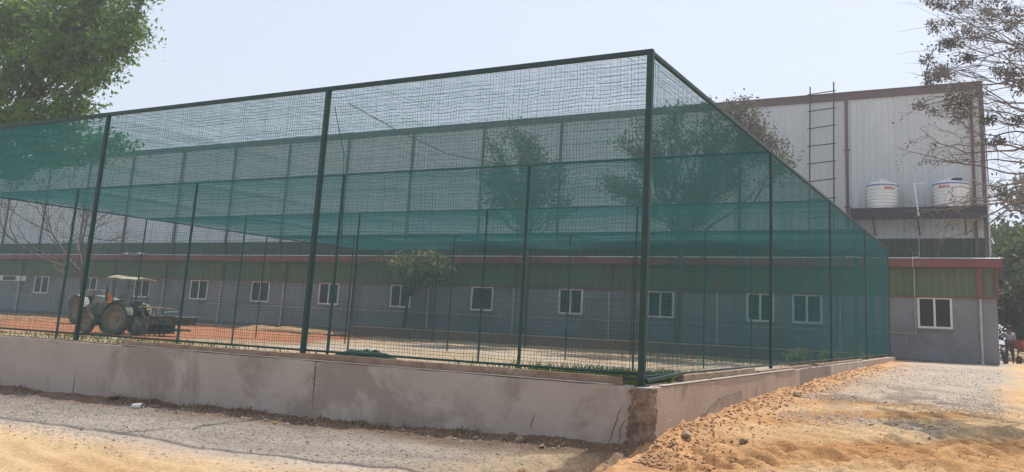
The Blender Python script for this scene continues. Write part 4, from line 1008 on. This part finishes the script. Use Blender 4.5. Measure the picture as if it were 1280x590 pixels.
for a, b_ in [((-.6, -.5, .86), (-.6, -.5, 1.22)), ((.3, -.5, .8), (.3, -.5, 1.22)), ((-.6, .2, .86), (-.6, .2, 1.25)), ((.05, .2, .8), (.3, .2, 1.25)), ((-.2, -.6, .84), (-.95, -.6, 1.12)), ((-.95, -.6, 1.12), (-1.1, .4, 1.08))]: mb = MB(); mb.bar(a, b_, .05); mb.build('frame_bar', M['tgrey'], im)
for a, b_ in (((.9, -.3, .6), (.1, -.3, .62)), ((.9, .3, .6), (.1, .3, .62)), ((.8, 0, 1.0), (.0, 0, 1.1))): mb = MB(); mb.tube([a, b_], .03, 8); mb.build('hitch_arm', M['steel'], im)
mb = MB(); mb.lathe([(0, -.04), (.1, -.04), (.16, 0), (.1, .04), (0, .04)], 14, Matrix.Translation((.35, -.72, .75)) @ Matrix.Rotation(R(90), 4, 'X'))
for k in range(7):
    t = k*2*math.pi/7; mb.bar((.35, -.76, .75), (.35+.26*math.cos(t), -.76, .75+.26*math.sin(t)), .04, .03)
mb.build('spoked_hub', M['rim'], im)
TB = (-48.6, 32.0)
t2 = tractor('tractor', (TB[0], TB[1], gz(*TB)), R(-6), 'grey dusty tractor half hidden behind the canopied one', sc=1.2, body='tgrey', canopy=False)
mb = MB(); mb.box(-.6, .35, -.42, .42, 1.38, 1.72); mb.build('tool_box', M['tgrey'], t2, bevel=.02)

# ------------------------------------------------------------------ workman and cart
def skin_mesh(name, verts, edges, radii, m, parent, root=0, sub=2):
    me = bpy.data.meshes.new(name); me.from_pydata(verts, edges, []); o = bpy.data.objects.new(name, me); COL.objects.link(o)
    md = o.modifiers.new('s', 'SKIN'); md.use_smooth_shade = True
    for i, r in enumerate(radii):
        sv = me.skin_vertices[0].data[i]; sv.radius = (r, r) if not isinstance(r, tuple) else r; sv.use_root = (i == root)
    sb = o.modifiers.new('u', 'SUBSURF'); sb.levels = sub; sb.render_levels = sub
    dg = bpy.context.evaluated_depsgraph_get(); ev = o.evaluated_get(dg); nm = bpy.data.meshes.new_from_object(ev)
    nm.materials.clear(); nm.materials.append(m); o.modifiers.clear(); o.data = nm; nm.name = name
    for p_ in nm.polygons: p_.use_smooth = True
    if parent: o.parent = parent
    return o
px, py = .36, 42.0
man = empty('person', (px, py, gz(px, py)), R(10), label='person in pale grey shirt and dark trousers, leaning forward beside the annex end', cat='person')
# facing +y and slightly to the right, leaning forward; hips at .86
J = {'pel': (0, 0, .86), 'ch': (.02, .10, 1.10), 'up': (.03, .17, 1.28), 'nk': (.04, .22, 1.39), 'hd': (.05, .26, 1.50), 'ht': (.05, .28, 1.58),
     'hl': (-.09, 0, .82), 'kl': (-.12, .06, .46), 'al': (-.13, -.02, .09), 'tl': (-.14, .12, .03),
     'hr': (.09, 0, .82), 'kr': (.13, .10, .46), 'ar': (.13, .04, .09), 'tr': (.15, .18, .03),
     'sl': (-.17, .17, 1.29), 'el': (-.34, .30, 1.16), 'wl': (-.40, .50, 1.10), 'pl': (-.41, .56, 1.08),
     'sr': (.21, .18, 1.28), 'er': (.30, .36, 1.06), 'wr': (.24, .56, 1.08), 'pr': (.23, .62, 1.07)}
RD = {'pel': .13, 'ch': .115, 'up': .12, 'nk': .055, 'hd': .088, 'ht': .07, 'hl': .085, 'kl': .055, 'al': .038, 'tl': .035, 'hr': .085, 'kr': .055, 'ar': .038, 'tr': .035,
      'sl': .055, 'el': .038, 'wl': .026, 'pl': .034, 'sr': .055, 'er': .038, 'wr': .026, 'pr': .034}
ks = list(J); ed = [('pel', 'ch'), ('ch', 'up'), ('up', 'nk'), ('nk', 'hd'), ('hd', 'ht'), ('pel', 'hl'), ('hl', 'kl'), ('kl', 'al'), ('al', 'tl'), ('pel', 'hr'), ('hr', 'kr'), ('kr', 'ar'), ('ar', 'tr'), ('up', 'sl'), ('sl', 'el'), ('el', 'wl'), ('wl', 'pl'), ('up', 'sr'), ('sr', 'er'), ('er', 'wr'), ('wr', 'pr')]
V = [J[k] for k in ks]; E_ = [(ks.index(a), ks.index(b_)) for a, b_ in ed]; RR_ = [RD[k] for k in ks]
for side, s in (('pl', -1), ('pr', 1)):
    P_ = Vector(J[side])
    for i in range(4):
        a = P_+Vector((-.027+.018*i, .035, -.005)); b_ = a+Vector((0, .03-.004*abs(i-1), -.02)); c = b_+Vector((0, .002, -.03))
        n0 = len(V); V += [tuple(a), tuple(b_), tuple(c)]; RR_ += [.010, .009, .008]; E_ += [(ks.index(side), n0), (n0, n0+1), (n0+1, n0+2)]
    a = P_+Vector((-s*.035, .0, -.01)); b_ = a+Vector((-s*.012, .03, -.02)); n0 = len(V); V += [tuple(a), tuple(b_)]; RR_ += [.011, .010]; E_ += [(ks.index(side), n0), (n0, n0+1)]
skin_mesh('body', V, E_, RR_, M['skin'], man)
def sub_skin(name, keys, grow, m, tweak={}):
    idx = {k: i for i, k in enumerate(keys)}; vv = [tweak.get(k, J[k]) for k in keys]
    ee = [(idx[a], idx[b_]) for a, b_ in ed if a in idx and b_ in idx]
    return skin_mesh(name, vv, ee, [RD[k]+grow for k in keys], m, man)
sub_skin('shirt', ['pel', 'ch', 'up', 'sl', 'el', 'sr', 'er'], .022, M['shirt'])
sub_skin('trousers', ['pel', 'hl', 'kl', 'al', 'hr', 'kr', 'ar'], .016, M['trousers'], {'pel': (0, 0, .88), 'al': (-.13, -.02, .13), 'ar': (.13, .04, .13)})
import bmesh
def ell(name, c, r, m, parent, cut=None, rot=0):
    bm = bmesh.new(); bmesh.ops.create_uvsphere(bm, u_segments=20, v_segments=14, radius=1)
    for v in bm.verts: v.co = Vector((v.co.x*r[0], v.co.y*r[1], v.co.z*r[2]))
    me = bpy.data.meshes.new(name); bm.to_mesh(me); bm.free(); me.materials.append(m)
    for p_ in me.polygons: p_.use_smooth = True
    o = bpy.data.objects.new(name, me); COL.objects.link(o); o.parent = parent; o.location = c; o.rotation_euler.x = rot; return o
ell('hair', (.05, .245, 1.555), (.095, .105, .095), M['hair'], man, rot=R(20))
ell('ear', (-.045, .27, 1.50), (.012, .02, .03), M['skin'], man); ell('ear', (.145, .27, 1.50), (.012, .02, .03), M['skin'], man)
ell('nose', (.05, .362, 1.49), (.014, .02, .022), M['skin'], man); ell('eye', (.02, .345, 1.52), (.012, .01, .009), M['white'], man); ell('eye', (.08, .345, 1.52), (.012, .01, .009), M['white'], man)
ell('mouth', (.05, .343, 1.455), (.024, .01, .007), M['cartred'], man)
sp = empty('shovel', (px+.35, py+.35, gz(px, py)), R(10), label='long handled shovel held upright by the workman', cat='shovel')
mb = MB(); mb.tube([(.0, .0, .2), (-.10, .22, 1.35)], .018, 8); mb.build('handle', M['plank'], sp)
mb = MB(); mb.prism([(-.11, .0), (.11, .0), (.12, .28), (0, .33), (-.12, .28)], -.012, .012); mb.build('blade', M['steel'], sp)
ct = empty('wheelbarrow', (1.02, 41.6, gz(1.0, 41.6)), R(35), label='brick red wheelbarrow standing at the right frame edge beside the workman', cat='wheelbarrow')
mb = MB(); tb = [(-.28, -.22), (.28, -.22), (.28, .22), (-.28, .22)]; tt = [(-.5, -.36), (.5, -.36), (.5, .36), (-.5, .36)]
mb.add([(a, b_, .5) for a, b_ in tb]+[(a, b_, .98) for a, b_ in tt]+[(a*.93, b_*.93, .53) for a, b_ in tb]+[(a*.96, b_*.96, .98) for a, b_ in tt], [(3, 2, 1, 0), (0, 1, 5, 4), (1, 2, 6, 5), (2, 3, 7, 6), (3, 0, 4, 7), (8, 9, 10, 11), (8, 12, 13, 9), (9, 13, 14, 10), (10, 14, 15, 11), (11, 15, 12, 8), (4, 5, 13, 12), (5, 6, 14, 13), (6, 7, 15, 14), (7, 4, 12, 15)])
mb.build('tray', M['cartred'], ct)
for s in (-1, 1):
    mb = MB(); mb.tube([(.65, s*.04, .2), (-.2, s*.22, .47), (-1.0, s*.30, .72)], .018, 8); mb.build('handle', M['steel'], ct)
    mb = MB(); mb.tube([(-.25, s*.24, .48), (-.35, s*.26, 0)], .018, 8); mb.build('leg', M['steel'], ct)
mb = MB(); mb.lathe([(.10, -.03), (.19, -.04), (.2, 0), (.19, .04), (.10, .03)], 24, Matrix.Translation((.65, 0, .2)) @ Matrix.Rotation(R(90), 4, 'X')); mb.build('wheel', M['tyre'], ct)
# dark tyre leaning at the building corner
mb = MB(); mb.lathe([(.20, -.08), (.30, -.10), (.34, 0), (.30, .10), (.20, .08), (.2, -.08)], 28, Matrix.Translation((.12, 39.9, gz(.12, 39.9)+.32)) @ Matrix.Rotation(R(78), 4, 'Y'))
mb.build('old_tyre', M['black'], label='dark old tyre leaning against the end of the annex', cat='tyre')

# ------------------------------------------------------------------ sky, sun, camera
SUN_EL, SUN_AZ = 63., 9.      # azimuth measured from +Y towards +X
w = bpy.data.worlds.new('World'); scene.world = w; w.use_nodes = True; nt = w.node_tree
bg_ = nt.nodes['Background']; sk = nt.nodes.new('ShaderNodeTexSky'); sk.sky_type = 'NISHITA'; sk.sun_disc = False
sk.sun_elevation = R(SUN_EL); sk.sun_rotation = R(SUN_AZ); sk.air_density = 1.1; sk.dust_density = 2.0; sk.ozone_density = 1.0; sk.altitude = 300
hs = nt.nodes.new('ShaderNodeHueSaturation'); hs.inputs['Saturation'].default_value = .55
nt.links.new(sk.outputs[0], hs.inputs['Color'])
hz = nt.nodes.new('ShaderNodeMix'); hz.data_type = 'RGBA'; hz.inputs[0].default_value = .88; hz.inputs[7].default_value = (1.70, 1.89, 2.26, 1)   # even dusty haze over the whole sky
nt.links.new(hs.outputs[0], hz.inputs[6]); nt.links.new(hz.outputs[2], bg_.inputs['Color']); bg_.inputs['Strength'].default_value = .14
sl = bpy.data.lights.new('sun', 'SUN'); sl.energy = 2.4; sl.angle = R(.9); sl.color = (1., .95, .87)
so = bpy.data.objects.new('sun', sl); COL.objects.link(so)
d = Vector((math.sin(R(SUN_AZ))*math.cos(R(SUN_EL)), math.cos(R(SUN_AZ))*math.cos(R(SUN_EL)), math.sin(R(SUN_EL))))
so.rotation_euler = d.to_track_quat('Z', 'Y').to_euler(); so.location = (0, 0, 30)

f_ = Vector((-math.sin(YAW)*math.cos(PIT), math.cos(YAW)*math.cos(PIT), math.sin(PIT)))
r0 = Vector((math.cos(YAW), math.sin(YAW), 0)); u0 = r0.cross(f_)
r_ = math.cos(ROL)*r0+math.sin(ROL)*u0; u_ = -math.sin(ROL)*r0+math.cos(ROL)*u0
cam = bpy.data.cameras.new('camera'); co = bpy.data.objects.new('camera', cam); COL.objects.link(co)
Mt = Matrix((r_, u_, -f_)).transposed().to_4x4(); Mt.translation = (0, 0, H); co.matrix_world = Mt
cam.sensor_width = 36; cam.lens = F/1280*36; cam.shift_x = -(CX-640)/1280; cam.shift_y = (CY-295)/1280
cam.clip_end = 5000; cam.clip_start = .05
scene.camera = co
# dusty air
mb = MB(); mb.box(-125, 30, -25, 110, -2.2, 27)
hm = bpy.data.materials.new('dusty_air'); hm.use_nodes = True; hn = hm.node_tree; hn.nodes.remove(hn.nodes['Principled BSDF'])
pv = hn.nodes.new('ShaderNodeVolumePrincipled'); pv.inputs['Color'].default_value = (.95, .96, 1, 1); pv.inputs['Density'].default_value = .0017; pv.inputs['Anisotropy'].default_value = .45
hn.links.new(pv.outputs[0], hn.nodes['Material Output'].inputs['Volume'])
mb.build('haze', hm, kind='stuff')
scene.cycles.volume_bounces = 0; scene.cycles.volume_step_rate = 10
vs = scene.view_settings; vs.view_transform = 'Standard'; vs.look = 'None'; vs.exposure = 1.38; vs.gamma = 1; vs.use_curve_mapping = False
scene.cycles.use_denoising = True
scene.cycles.max_bounces = 8; scene.cycles.diffuse_bounces = 4; scene.cycles.transparent_max_bounces = 8
